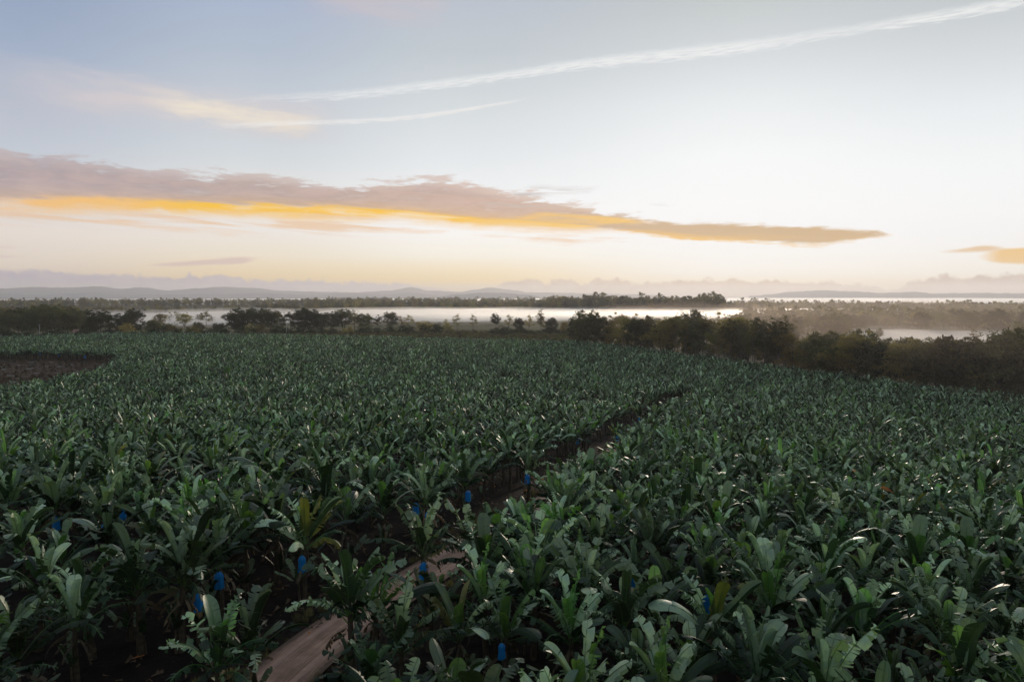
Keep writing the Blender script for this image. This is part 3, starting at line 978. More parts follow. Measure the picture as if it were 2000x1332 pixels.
# ------------------------------------------------------------------ blue bunch bags
def bag_mesh(seed, kind):
    r_ = random.Random(seed)
    mb = MB()
    n_, rows = 20, 9
    H = 0.85
    ids = []
    for j in range(rows + 1):
        u = j / rows
        rad = (0.06 + 0.12 * min(1, u * 6)) * (1.0 + 0.22 * u)
        if kind == 1: rad *= 1.0 - 0.12 * exp(-((u - 0.5) / 0.15) ** 2)
        row = []
        for k in range(n_):
            a = 2 * pi * k / n_
            rr = rad * (1 + 0.16 * sin(k * pi * 0.6 + seed) + r_.uniform(-0.06, 0.06))
            mb.v.append((rr * cos(a), rr * sin(a) * 0.85, -H * u + (r_.uniform(-0.05, 0.05) if j == rows else 0)))
            row.append(len(mb.v) - 1)
        ids.append(row)
    for j in range(rows):
        for k in range(n_):
            k2 = (k + 1) % n_
            mb.f.append((ids[j][k], ids[j + 1][k], ids[j + 1][k2], ids[j][k2])); mb.m.append(0)
    mb.f.append(tuple(ids[0])); mb.m.append(0)
    return mb
bagm = [bag_mesh(3, 0), bag_mesh(8, 0), bag_mesh(5, 1), bag_mesh(13, 0)]
bag_src = [None] * 4
M_STALK = simple_mat('bunch_stalk', (0.06, 0.09, 0.03, 1), (0.09, 0.10, 0.04, 1), 6.0, 0.7)
def make_bag(k):
    e = empty('bunch_bag', (0, 0, 0))
    bagm[k].build('cover', [M_BAG], e, smooth=True)
    t = MB(); t.tube([Vector((0, 0.42, 0.42)), Vector((0, 0.30, 0.48)), Vector((0, 0.10, 0.35)), Vector((0, 0, -0.05)), Vector((0.01, 0, -0.8)), Vector((0.03, 0, -1.0)), Vector((0.03, 0, -1.12)), Vector((0.03, 0, -1.2))], [0.035, 0.035, 0.03, 0.03, 0.02, 0.045, 0.05, 0.01], 6, 0)
    t.build('stalk', [M_STALK], e)
    return e
for i, (bx, by, txt) in enumerate(BAGS):
    k = i % 4 if i != 1 else 2
    if bag_src[k] is None:
        e = make_bag(k); bag_src[k] = e
    else:
        e = dup_tree(bag_src[k], (0, 0, 0), 0, 1)
    s_ = (0.85 if i not in (22, 23, 18) else 0.6) if i < 24 else 1.8
    e.location = (bx, by, ground_z(bx, by) + 1.75 + 0.42 * s_)
    e.rotation_euler = (0, 0, atan2(-bx, by))
    e.scale = (s_, s_, s_)
    tag(e, 'blue plastic bunch bag ' + txt, 'bag', 'blue bags covering banana bunches')

# dry orange leaves lying in the crowns
for (px, py, txt) in [(1664, 918, 'orange dry leaf high in the right hand block'), (1744, 962, 'orange brown leaf below and right of the brighter one'), (1420, 805, None)]:
    if not txt: continue
    x, y = hit(px, py, 3.9)
    mb = MB()
    random.seed(px)
    add_leaf(mb, (0, 0, 0), random.uniform(0, 6), radians(60), radians(70), 0.9, 0.2, 7, 1, 0.5, 0.5, 0, 0, 0.1)
    o = mb.build('dry_leaf', [M_ORANGE])
    o.location = (x, y, ground_z(x, y) + 3.9)
    tag(o, txt, 'leaf')

# leaf litter on the bare soil by the track
rl = random.Random(77)
mb = MB(); random.seed(78)
for k in range(1500):
    al = rl.uniform(18, 95)
    # walk along the track
    acc = 0
    for (ax, ay), (bx, by) in zip(TRACK, TRACK[1:]):
        L = sqrt((bx - ax) ** 2 + (by - ay) ** 2)
        if acc + L > al:
            t = (al - acc) / L
            ux, uy = (bx - ax) / L, (by - ay) / L
            off = -rl.uniform(0.9, 9.0) if rl.random() < 0.75 else rl.uniform(0.7, 3)
            x, y = ax + ux * t * L + uy * off, ay + uy * t * L - ux * off
            a = rl.uniform(0, 6.28); L2 = rl.uniform(0.06, 0.45); w = L2 * rl.uniform(0.12, 0.35)
            z = ground_z(x, y) + rl.uniform(0.02, 0.09)
            ca, sa = cos(a), sin(a)
            h1, h2 = rl.uniform(0, 0.12), rl.uniform(0, 0.12)
            mb.quad((x - ca * L2 / 2 - sa * w / 2, y - sa * L2 / 2 + ca * w / 2, z), (x - ca * L2 / 2 + sa * w / 2, y - sa * L2 / 2 - ca * w / 2, z + h1),
                    (x + ca * L2 / 2 + sa * w / 2, y + sa * L2 / 2 - ca * w / 2, z), (x + ca * L2 / 2 - sa * w / 2, y + sa * L2 / 2 + ca * w / 2, z + h2), 0 if rl.random() < 0.97 else 1)
            break
        acc += L
o = mb.build('leaf_litter', [M_DEAD, M_ORANGE])
tag(o, 'scattered dry leaf litter on the dark soil beside the dirt track', 'leaf litter', kind='stuff')

# ------------------------------------------------------------------ empty plot with low timber frames
def make_frame():
    e = empty('timber_frame', (0, 0, 0))
    for sx in (-1.15, 1.15):
        t = MB(); t.box((sx, 0, 0.72), (0.055, 0.055, 0.78)); t.build('post', [M_BARK_DARK], e)
    t = MB(); t.box((0, 0, 1.55), (1.28, 0.08, 0.075)); t.build('rail', [M_WOOD], e)
    return e
fr0 = make_frame()
frames = [(8, 722), (38, 714), (62, 709), (58, 722), (92, 716), (118, 716), (142, 712), (22, 735), (72, 730), (112, 729), (170, 722), (205, 719), (222, 716), (30, 750), (150, 728), (185, 729), (-20, 728), (100, 708)]
for i, (px, py) in enumerate(frames):
    x, y = hit(px, py + 7)
    e = fr0 if i == 0 else dup_tree(fr0, (0, 0, 0), 0, 1)
    e.location = (x, y, ground_z(x, y))
    e.rotation_euler = (0, 0, rl.uniform(-0.35, 0.35))
    s_ = rl.uniform(0.8, 1.15)
    e.scale = (s_ * rl.uniform(0.6, 1.25), s_, s_)
    tag(e, 'low pale timber frame of two posts and a top rail on the bare plot', 'frame', 'timber frames standing on the bare plot')

# ------------------------------------------------------------------ trees
def limb_path(p0, d, L, n_, wob, r_):
    pts = [p0.copy()]
    for k in range(n_):
        d = (d + Vector((r_.uniform(-wob, wob), r_.uniform(-wob, wob), r_.uniform(-wob * 0.3, wob * 0.6)))).normalized()
        pts.append(pts[-1] + d * L / n_)
    return pts
def make_tree(seed, H, crown_w, crown_lo, style, leafm, barkm, nclump, leaf=0.34, per=44, name='gum_tree', link=True):
    """H height, crown_lo height where foliage starts; style: round, open, tall, bushy, spiky"""
    r_ = random.Random(seed)
    tb, cb = MB(), MB()
    multi = style in ('bushy',)
    tips = []
    ntr = 3 if multi else 1
    for q in range(ntr):
        d = Vector((r_.uniform(-.25, .25), r_.uniform(-.25, .25), 1)) if multi else Vector((r_.uniform(-.06, .06), r_.uniform(-.06, .06), 1))
        trunk = limb_path(Vector((r_.uniform(-.3, .3) if multi else 0, 0, -0.3)), d.normalized(), H * 0.78, 8, 0.07, r_)
        rb = H * 0.017
        tb.tube(trunk, [rb * (1 - 0.82 * k / 8) for k in range(9)], 6, 0)
        nl = 9 if not multi else 5
        for k in range(nl):
            u = r_.uniform(crown_lo / H, 0.98)
            f = min(7.99, u / 0.98 * 8)
            i = int(f)
            p0 = trunk[i].lerp(trunk[i + 1], f - i)
            a = k * 2.4 + r_.uniform(-.4, .4)
            up = r_.uniform(0.35, 1.1) if style != 'spiky' else r_.uniform(0.1, 0.5)
            dd = Vector((cos(a), sin(a), up)).normalized()
            Lb = crown_w * r_.uniform(0.5, 1.0) * (1.1 - 0.6 * abs(u - 0.6))
            pth = limb_path(p0, dd, Lb, 4, 0.22, r_)
            tb.tube(pth, [rb * 0.42, rb * 0.32, rb * 0.22, rb * 0.14, rb * 0.06], 4, 0)
            tips += [pth[2], pth[3], pth[4], pth[4]]
        tips += [trunk[-1], trunk[-1], trunk[-2]]
    cen = Vector((0, 0, (crown_lo + H) / 2))
    for k in range(nclump):
        if style == 'open' or style == 'spiky':
            b = r_.choice(tips) + Vector((r_.gauss(0, .5), r_.gauss(0, .5), r_.gauss(0.1, .4)))
            cr = r_.uniform(0.7, 1.5)
        else:
            if r_.random() < 0.68:
                b = r_.choice(tips) + Vector((r_.gauss(0, .7), r_.gauss(0, .7), r_.gauss(0.2, .6)))
            else:
                # shell of an uneven ellipsoid
                th = r_.uniform(0, 2 * pi); ph = math.acos(r_.uniform(-0.75, 1))
                lump = 1 + 0.22 * sin(th * 3 + seed) * sin(ph * 2) + 0.15 * sin(th * 5 + seed * 2)
                rr = r_.uniform(0.55, 0.95) * lump
                b = cen + Vector((cos(th) * sin(ph) * crown_w * rr, sin(th) * sin(ph) * crown_w * rr, cos(ph) * (H - crown_lo) * 0.5 * rr))
            cr = r_.uniform(0.6, 1.5)
        if b.z > H * 1.03: b.z = H * 1.03
        pr = int(per * r_.uniform(0.6, 1.3))
        for q in range(pr):
            v = Vector((r_.gauss(0, .45), r_.gauss(0, .45), r_.gauss(0, .30))) * cr
            c = b + v
            nrm = Vector((r_.gauss(0, 1), r_.gauss(0, 1), r_.gauss(0.3, 1))).normalized()
            s1 = nrm.orthogonal().normalized()
            s1 = Matrix.Rotation(r_.uniform(0, 6.28), 3, nrm) @ s1
            s2 = nrm.cross(s1)
            l = leaf * r_.uniform(0.6, 1.4)
            w = l * r_.uniform(0.35, 0.7)
            cb.quad(c - s1 * l * 0.5, c + s2 * w * 0.5, c + s1 * l * 0.5, c - s2 * w * 0.5, 0)
    if not link:
        mb = MB()
        for src, m_ in ((cb, 0), (tb, 1)):
            i0 = len(mb.v)
            mb.v += src.v
            mb.f += [tuple(i0 + q for q in f) for f in src.f]
            mb.m += [m_] * len(src.f)
        return mb.build(name, [leafm, barkm], link=False)
    e = empty(name, (0, 0, 0))
    tb.build('trunk', [barkm], e, smooth=True)
    cb.build('crown', [leafm], e)
    return e
TREES = {
  'round': make_tree(1, 17, 4.6, 6.5, 'round', M_DARKF, M_BARK_PALE, 130, 0.45, 60, 'round_tree'),
  'gum': make_tree(2, 19, 4.2, 7.0, 'round', M_GUM, M_BARK_PALE, 105, 0.44, 56),
  'open': make_tree(3, 20, 5.0, 8.0, 'open', M_GUM, M_BARK_PALE, 90, 0.44, 44),
  'bushy': make_tree(4, 12, 5.2, 1.6, 'bushy', M_DARKF, M_BARK_DARK, 150, 0.46, 60, 'bushy_tree'),
  'olive': make_tree(5, 13, 4.6, 2.4, 'bushy', M_OLIVE, M_BARK_DARK, 115, 0.42, 52, 'olive_tree'),
  'spiky': make_tree(6, 19, 3.2, 5.0, 'spiky', M_DARKF, M_BARK_DARK, 95, 0.46, 52, 'spiky_tree'),
  'wide': make_tree(7, 15, 6.4, 4.0, 'round', M_DARKF, M_BARK_DARK, 180, 0.48, 60, 'spreading_tree'),
  'lone': make_tree(8, 14, 4.4, 5.0, 'open', M_OLIVE, M_BARK_DARK, 64, 0.38, 40, 'open_tree'),
  'shrub': make_tree(9, 5, 3.6, 0.5, 'bushy', M_SHRUB, M_BARK_DARK, 50, 0.36, 38, 'shrub'),
  'shrub2': make_tree(10, 4, 3.0, 0.4, 'bushy', M_OLIVE, M_BARK_DARK, 40, 0.34, 34, 'shrub'),
}
HT = {'round': 17, 'gum': 19, 'open': 20, 'bushy': 12, 'olive': 13, 'spiky': 19, 'wide': 15, 'lone': 14, 'shrub': 5, 'shrub2': 4}
DESC = {'round': 'round dense crowned tree', 'gum': 'tall pale trunked gum tree', 'open': 'open crowned gum tree', 'bushy': 'dark bushy tree', 'olive': 'dull olive bushy tree',
        'spiky': 'tall ragged tree', 'wide': 'broad dark spreading tree', 'lone': 'small open crowned tree', 'shrub': 'low dark shrub', 'shrub2': 'low dull olive shrub'}
used = set()
rt = random.Random(99)
def plant(kind, x, y, h, label_where, group, label=None, wide=1.0, sink=0.0):
    s_ = h / HT[kind]
    src = TREES[kind]
    if kind not in used:
        used.add(kind); e = src
        e.location = (x, y, ground_z(x, y) - sink); e.rotation_euler = (0, 0, rt.uniform(0, 6.28))
    else:
        e = dup_tree(src, (x, y, ground_z(x, y) - sink), rt.uniform(0, 6.28), 1)
    w = s_ * wide * rt.uniform(0.9, 1.15)
    e.scale = (w, w, s_)
    cat = 'shrub' if kind.startswith('shrub') else 'tree'
    tag(e, label or (DESC[kind] + ' ' + label_where), cat, group)
    return e
def tree_px(kind, px, top, dist, where_, group, label=None, wide=1.0):
    x, y = at_dist(px, dist)
    h = (HOR - top) / FPX * y + CZ - ground_z(x, y)      # y is the depth along the view
    plant(kind, x, y, max(2.0, h), where_, group, label, wide)
def edge_depth(px):
    """distance of the field's far edge in the column px"""
    for (a, b) in zip(EDGE_PX, EDGE_PX[1:]):
        if a[0] <= px <= b[0]:
            t = (px - a[0]) / (b[0] - a[0])
            y = a[1] + (b[1] - a[1]) * t
            q = hit(px, y, 4.2)
            return sqrt(q[0] ** 2 + q[1] ** 2)
    return 300
# right hand wood, front rank: (px, top row, kind, offset behind edge)
RW = 'at the front of the wood right of the plantation'
GR = 'trees of the wood right of the plantation'
front = [(1125, 622, 'bushy'), (1148, 610, 'bushy'), (1170, 612, 'wide'), (1196, 618, 'gum'), (1222, 617, 'olive'), (1246, 622, 'bushy'), (1268, 616, 'gum'), (1292, 620, 'olive'), (1315, 605, 'open'), (1338, 618, 'gum'),
         (1360, 626, 'bushy'), (1378, 610, 'open'), (1400, 628, 'gum'), (1424, 622, 'gum'), (1448, 626, 'round'), (1470, 632, 'gum'), (1494, 620, 'round'), (1520, 627, 'round'), (1548, 648, 'olive'), (1572, 655, 'olive'),
         (1600, 652, 'bushy'), (1630, 660, 'bushy'), (1654, 648, 'olive'), (1682, 650, 'bushy'), (1706, 672, 'bushy'), (1745, 668, 'olive'), (1775, 664, 'olive'), (1800, 672, 'bushy'), (1828, 656, 'open'), (1850, 664, 'bushy'), (1885, 664, 'bushy'), (1912, 672, 'olive'), (1942, 652, 'wide'), (1965, 650, 'bushy'), (1990, 658, 'bushy'), (2030, 655, 'bushy')]
for i, (px, top, kind) in enumerate(front):
    d = edge_depth(px) + rt.uniform(7, 16)
    lb = None
    if px == 1520: lb = 'tallest round crowned tree on pale bare trunks at the edge of the right hand wood'
    if px == 1942: lb = 'broad dark tree standing out at the right end of the near wood'
    if px == 1148: lb = 'dark bushy tree at the left end of the right hand wood'
    tree_px(kind, px, top, d, RW, GR, lb, 1.05)
for i in range(44):                                      # low fill between the trunks
    px = 1130 + i * 21 + rt.uniform(-6, 6)
    d = edge_depth(min(px, 2150)) + rt.uniform(26, 48)
    x, y = at_dist(px, d)
    plant('bushy', x, y, rt.uniform(6, 11), 'deep in the wood right of the plantation', GR)
for i in range(34):                                      # second rank and fill
    px = 1130 + i * 27 + rt.uniform(-8, 8)
    d = edge_depth(min(px, 2150)) + rt.uniform(22, 60)
    base_top = 612 if px < 1540 else 664
    tree_px(rt.choice(['gum', 'olive', 'bushy', 'open', 'gum']) if px < 1560 else rt.choice(['olive', 'bushy']), px, base_top + rt.uniform(-2, 18), d, 'deep in the wood right of the plantation', GR)
for i in range(46):                                      # undergrowth along the edge
    px = 1125 + i * 20 + rt.uniform(-6, 6)
    if 1385 < px < 1545: continue
    d = edge_depth(min(px, 2150)) + rt.uniform(3, 9)
    x, y = at_dist(px, d)
    plant('shrub' if rt.random() < 0.75 else 'shrub2', x, y, rt.uniform(3.0, 6.0), 'under the trees along the right edge of the plantation', 'shrubs below the right hand wood')
# left tree line
LW = 'in the tree line beyond the left end of the plantation'
GL = 'trees beyond the far left edge of the plantation'
left = [(-20, 600, 'bushy', 560), (12, 604, 'wide', 545), (40, 598, 'wide', 600), (66, 602, 'bushy', 560), (88, 592, 'wide', 590), (110, 596, 'bushy', 555), (135, 597, 'wide', 580), (152, 608, 'bushy', 560), (170, 622, 'bushy', 540),
        (198, 606, 'bushy', 535), (216, 596, 'spiky', 545), (250, 612, 'bushy', 545), (268, 599, 'wide', 550), (300, 625, 'bushy', 540), (312, 610, 'olive', 640), (330, 632, 'bushy', 545), (348, 640, 'bushy', 540), (362, 610, 'olive', 690), (388, 628, 'bushy', 540),
        (405, 604, 'lone', 700), (432, 630, 'bushy', 535), (462, 606, 'wide', 545), (484, 602, 'bushy', 550), (506, 603, 'bushy', 555), (528, 602, 'wide', 560), (550, 606, 'gum', 545), (570, 598, 'spiky', 560), (592, 602, 'bushy', 555), (612, 604, 'bushy', 560), (628, 612, 'bushy', 570),
        (648, 606, 'wide', 575), (672, 604, 'bushy', 580), (694, 603, 'gum', 580), (716, 612, 'bushy', 575), (740, 612, 'gum', 590), (762, 609, 'bushy', 600), (782, 614, 'lone', 600), (800, 612, 'lone', 590), (820, 626, 'olive', 580), (840, 630, 'olive', 570)]
for px, top, kind, d in left:
    lb = None
    if px == 216: lb = 'tall ragged tree standing up from the left tree line with a forked top'
    if px == 268: lb = 'broad tree right of the tall ragged tree in the left tree line'
    tree_px(kind, px, top + 2, d, LW, GL, lb, 1.1 if px < 300 else 1.35)
for i in range(66):
    px = -30 + i * 14 + rt.uniform(-8, 8)
    x, y = at_dist(px, 500 + rt.uniform(8, 26))
    plant('shrub' if rt.random() < 0.7 else 'shrub2', x, y, rt.uniform(4, 9), 'below the tree line beyond the left of the plantation', 'shrubs along the far left edge of the plantation')
for px, top, kind, d, lb in [(872, 622, 'lone', 560, 'small open tree left of the pair beyond the middle of the plantation'), (894, 612, 'lone', 560, 'left one of two close open trees beyond the middle of the plantation'), (924, 613, 'lone', 565, 'right one of two close open trees beyond the middle of the plantation'),
                             (968, 612, 'round', 560, 'single round crowned tree against the white fog'), (992, 613, 'lone', 560, 'open tree just right of the single round tree'), (1012, 622, 'bushy', 540, 'low bushy tree in the middle clump'), (1032, 613, 'lone', 545, 'open tree left of the highest tree of the middle clump'),
                             (1056, 604, 'gum', 520, 'highest tree of the middle clump'), (1078, 622, 'bushy', 510, 'bushy tree between the middle clump and the right hand wood'), (1100, 628, 'olive', 500, 'dull olive tree touching the left end of the right hand wood'), (982, 644, 'shrub', 470, 'lone low shrub on the grass before the middle clump'), (880, 640, 'shrub', 520, 'low shrub left of the single round tree')]:
    tree_px(kind, px, top, d, '', 'trees beyond the middle of the plantation', lb)
for i in range(16):
    px = 960 + i * 10 + rt.uniform(-4, 4)
    tree_px('shrub', px, 640 + rt.uniform(-6, 5), 500 + rt.uniform(-10, 15), 'below the middle clump of trees', 'shrubs below the middle clump')
# wood in the brown haze behind, right
for i in range(44):
    px = 1420 + i * 14 + rt.uniform(-6, 6)
    d = rt.uniform(600, 700) if px > 1650 else rt.uniform(420, 560)
    top = rt.uniform(606, 624) if px > 1650 else rt.uniform(606, 628)
    tree_px(rt.choice(['wide', 'gum', 'bushy', 'lone', 'bushy']), px, top, d, 'in the hazy wood beyond the fog flat', 'trees of the hazy wood behind the fog', None, 1.2)
for px, top, kind, d, lb in [(1688, 598, 'lone', 0, None), (1622, 627, 'wide', 400, 'dark broad tree in front of the hazy wood'), (1640, 622, 'round', 420, 'round hazy tree beside the fog flat'), (1715, 640, 'round', 470, 'small tree standing in the fog at its far shore'), (1898, 640, 'lone', 440, 'small tree standing alone in the fog'), (1988, 628, 'round', 400, 'dark tree at the right edge against the fog')]:
    if d: tree_px(kind, px, top, d, '', 'trees standing by the fog flat', lb)

# far woods: one mass
tree_col = bpy.data.collections.new('tree_kinds')
for i, (st_, H, w, lo, lm) in enumerate([('round', 14, 5.5, 3, M_GUM), ('open', 16, 5, 5, M_DARKF), ('bushy', 10, 5.5, 1, M_DARKF), ('round', 12, 6, 1.5, M_OLIVE)]):
    o = make_tree(60 + i, H, w, lo, st_, lm, M_BARK_DARK, 46, 0.9, 14, 'tree_kind_%02d' % i, link=False)
    tree_col.objects.link(o)
rw = random.Random(4)
wp = []
def wood_band(px0, px1, d0, d1, n_, smin, smax):
    for _ in range(n_):
        px = rw.uniform(px0, px1)
        d = rw.uniform(d0, d1)
        x, y = at_dist(px, d)
        wp.append(((x, y, ground_z(x, y) - 0.3), (0, 0, rw.uniform(0, 6.28)), rw.uniform(smin, smax), rw.randrange(4)))
wood_band(-60, 170, 700, 1150, 260, 0.8, 1.3)
wood_band(60, 330, 1150, 1400, 150, 0.5, 0.9)
wood_band(-100, 740, 1900, 2300, 640, 1.0, 1.8)
wood_band(600, 1100, 1500, 1800, 460, 1.0, 1.75)
wood_band(100, 620, 1250, 1420, 120, 0.6, 1.1)
wood_band(640, 1080, 2500, 2900, 300, 1.2, 2.0)
wood_band(500, 1100, 1260, 1420, 200, 0.8, 1.4)
wood_band(1070, 1410, 1250, 1420, 420, 1.5, 2.1)
wood_band(1080, 1400, 1250, 1400, 60, 2.1, 2.6)
wood_band(1050, 1500, 1450, 1600, 160, 1.2, 1.8)
wood_band(1380, 2100, 1250, 1500, 520, 0.9, 1.6)
wood_band(1450, 2100, 700, 1000, 560, 0.8, 1.35)
wood_band(1800, 2100, 1000, 1250, 160, 0.9, 1.4)
wood_band(-100, 1100, 3000, 3600, 500, 0.8, 1.3)
wood_band(330, 620, 760, 900, 46, 0.5, 0.9)
wood_band(1380, 2100, 2300, 2600, 120, 0.6, 1.0)
scatter('far_woods', wp, tree_col, None, 'bands of hazy woodland between the fog flats', 'woodland')

M_GRASS = leaf_mat('rough_grass', (0.12, 0.115, 0.062, 1), (0.15, 0.14, 0.08, 1), 0.01, 0.2, 0.8, False, 0.1)
# rough grass and reeds between the plantation and the middle trees
gc = bpy.data.collections.new('tuft_kinds')
for i in range(3):
    mb = MB(); r_ = random.Random(i + 30)
    for k in range(46):
        a = r_.uniform(0, 6.28); rr = r_.uniform(0, 0.9); x, y = rr * cos(a), rr * sin(a)
        h = r_.uniform(0.6, 1.7); l = r_.uniform(-.5, .5); l2 = r_.uniform(-.5, .5); w = 0.06
        mb.quad((x - w, y, 0), (x + w, y, 0), (x + w * .4 + l, y + l2, h), (x - w * .4 + l, y + l2, h), 0)
    o = mb.build('tuft_kind_%02d' % i, [M_GRASS if i else M_DEAD], link=False); gc.objects.link(o)
gp = []
for _ in range(5200):
    px = rw.uniform(560, 1140); d = rw.uniform(400, 540)
    x, y = at_dist(px, d)
    if inside((x, y), FIELD): continue
    gp.append(((x, y, ground_z(x, y)), (0, 0, rw.uniform(0, 6.28)), rw.uniform(0.8, 1.6), rw.randrange(3)))
for _ in range(1500):
    q = hit(rw.uniform(-60, 250), rw.uniform(700, 790))
    if not inside(q, CLEAR): continue
    gp.append(((q[0], q[1], ground_z(*q)), (0, 0, rw.uniform(0, 6.28)), rw.uniform(0.2, 0.7), 0))
for k in range(1, len(TRACK) - 1):                          # weeds along the track's edges
    a_, b_ = Vector(TRACK[k]), Vector(TRACK[k + 1])
    nn = (b_ - a_).normalized(); sd_ = Vector((nn.y, -nn.x))
    for j in range(int((b_ - a_).length * 5)):
        q = a_.lerp(b_, rw.random()) + sd_ * rw.choice([-1, 1]) * rw.uniform(1.15, 2.6)
        gp.append(((q.x, q.y, ground_z(q.x, q.y)), (0, 0, rw.uniform(0, 6.28)), rw.uniform(0.08, 0.26), rw.randrange(3)))
scatter('rough_grass', gp, gc, None, 'rough brown grass beyond the plantation, on the bare plot and beside the track', 'grass')

# ------------------------------------------------------------------ small things in the distance
def shed(px, d, w, dep, h, rise, label, wallm, roofm):
    x, y = at_dist(px, d); z = ground_z(x, y)
    e = empty('farm_shed', (x, y, z), 0.3)
    t = MB(); t.box((0, 0, h / 2), (w / 2, dep / 2, h / 2)); t.build('wall', [wallm], e)
    t = MB(); o_ = 0.5
    for s_ in (-1, 1):
        a = (-w / 2 - o_, s_ * (dep / 2 + o_), h - 0.15); b = (w / 2 + o_, s_ * (dep / 2 + o_), h - 0.15)
        c = (w / 2 + o_, 0, h + rise); d_ = (-w / 2 - o_, 0, h + rise)
        t.quad(a, b, c, d_, 0)
        t.quad((a[0], a[1], a[2] + 0.12), (b[0], b[1], b[2] + 0.12), (c[0], c[1], c[2] + 0.12), (d_[0], d_[1], d_[2] + 0.12), 0)
    for s_ in (-1, 1):
        i = len(t.v)
        t.v += [(s_ * w / 2, -dep / 2, h), (s_ * w / 2, dep / 2, h), (s_ * w / 2, 0, h + rise - 0.05)]
        t.f.append((i, i + 1, i + 2)); t.m.append(0)
    t.build('roof', [roofm], e)
    t = MB(); t.box((w * 0.15, -dep / 2 - 0.04, 1.3), (1.2, 0.05, 1.3)); t.build('door', [M_WOOD], e)
    tag(e, label, 'shed')
shed(156, 530, 5, 6, 4.0, 2.4, 'small shed with a rust red roof between the left trees', M_SHEDWALL, M_SHEDROOF)
M_GREYROOF = simple_mat('zinc_roof', (0.42, 0.45, 0.50, 1), (0.34, 0.37, 0.42, 1), 1.0, 0.4)
for px, d, top in [(80, 512, 633), (561, 512, 632)]:
    x, y = at_dist(px, d)
    h = (HOR - top) / FPX * y + CZ - ground_z(x, y)
    e = empty('utility_pole', (x, y, ground_z(x, y)))
    t = MB(); t.tube([Vector((0, 0, -0.3)), Vector((0, 0, h))], [0.22, 0.15], 8, 0); t.build('post', [M_WOOD], e)
    t = MB(); t.box((0, 0, h - 0.5), (0.9, 0.07, 0.07)); t.build('crossarm', [M_WOOD], e)
    tag(e, 'thin grey pole before the %s' % ('trees at the far left' if px < 100 else 'dark tree clump left of centre'), 'pole')
# pale pond at the corner of the field, and a yellow-green paddock
m, n, p, out = new_mat('pond_water'); M_POND = m
p.inputs['Base Color'].default_value = (0.03, 0.04, 0.045, 1); p.inputs['Roughness'].default_value = 0.08
def flat_patch(name, pts, mat, lift):
    v = [(x, y, ground_z(x, y) + lift) for x, y in pts]
    cx = sum(q[0] for q in v) / len(v); cy = sum(q[1] for q in v) / len(v)
    v.append((cx, cy, ground_z(cx, cy) + lift))
    k = len(pts)
    o = mesh_obj(name, v, [(i, (i + 1) % k, k) for i in range(k)], mat)
    if o.data.polygons[0].normal.z < 0:
        o.data.flip_normals()
    tag(o, kind='structure')
    return o
def blob_px(pxs):
    return [hit(*q) for q in pxs]
flat_patch('pond_water', blob_px([(1095, 656), (1110, 653), (1128, 654), (1136, 658), (1130, 664), (1108, 664)]), M_POND, 0.25)
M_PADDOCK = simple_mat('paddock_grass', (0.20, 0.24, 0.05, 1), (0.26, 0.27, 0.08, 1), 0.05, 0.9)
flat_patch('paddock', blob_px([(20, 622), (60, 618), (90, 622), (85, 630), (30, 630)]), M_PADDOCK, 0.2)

# ------------------------------------------------------------------ hills on the skyline
M_HILL = simple_mat('hazed_hill_scrub', (0.17, 0.165, 0.18, 1), (0.22, 0.21, 0.22, 1), 0.004, 0.95, coord='Object')  # scrub colour lightened and greyed to paint in distance haze
def ridge(prof, D, depth, seed):
    r_ = random.Random(seed)
    xs = []
    x = prof[0][0]
    while x <= prof[-1][0]:
        xs.append(x); x += 7
    v, f = [], []
    rows = 7
    for px in xs:
        for (a, b) in zip(prof, prof[1:]):
            if a[0] <= px <= b[0]:
                t = (px - a[0]) / (b[0] - a[0]); t = t * t * (3 - 2 * t)
                ty = a[1] + (b[1] - a[1]) * t
                break
        ty += r_.uniform(-0.5, 0.5)
        hx, hy = at_dist(px, D)
        h = max(1.0, (HOR - ty) / FPX * hy + CZ)
        for j in range(rows):
            u = j / (rows - 1)
            k = 1 + (u - 0.5) * depth / D
            z = h * (sin(u * pi) ** 0.8) * (1 if j in (0, 3, rows - 1) else r_.uniform(0.92, 1.0)) - 1.0
            v.append((hx * k, hy * k, z))
    for i in range(len(xs) - 1):
        for j in range(rows - 1):
            f.append((i * rows + j, (i + 1) * rows + j, (i + 1) * rows + j + 1, i * rows + j + 1))
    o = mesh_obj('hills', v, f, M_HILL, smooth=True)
    tag(o, kind='structure')
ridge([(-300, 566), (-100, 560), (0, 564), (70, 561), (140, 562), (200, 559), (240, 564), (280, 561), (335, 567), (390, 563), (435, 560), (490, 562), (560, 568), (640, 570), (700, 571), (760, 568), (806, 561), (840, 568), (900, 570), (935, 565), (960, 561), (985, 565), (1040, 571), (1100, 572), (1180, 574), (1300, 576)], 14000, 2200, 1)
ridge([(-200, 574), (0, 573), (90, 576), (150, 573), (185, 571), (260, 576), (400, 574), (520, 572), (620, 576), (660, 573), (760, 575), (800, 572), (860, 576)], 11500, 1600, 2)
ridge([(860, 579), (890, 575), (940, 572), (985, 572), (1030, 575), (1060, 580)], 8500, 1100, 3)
ridge([(1460, 578), (1500, 575), (1540, 570), (1600, 567), (1660, 569), (1720, 572), (1780, 570), (1820, 573), (1900, 572), (2000, 573), (2200, 570)], 12500, 1800, 4)

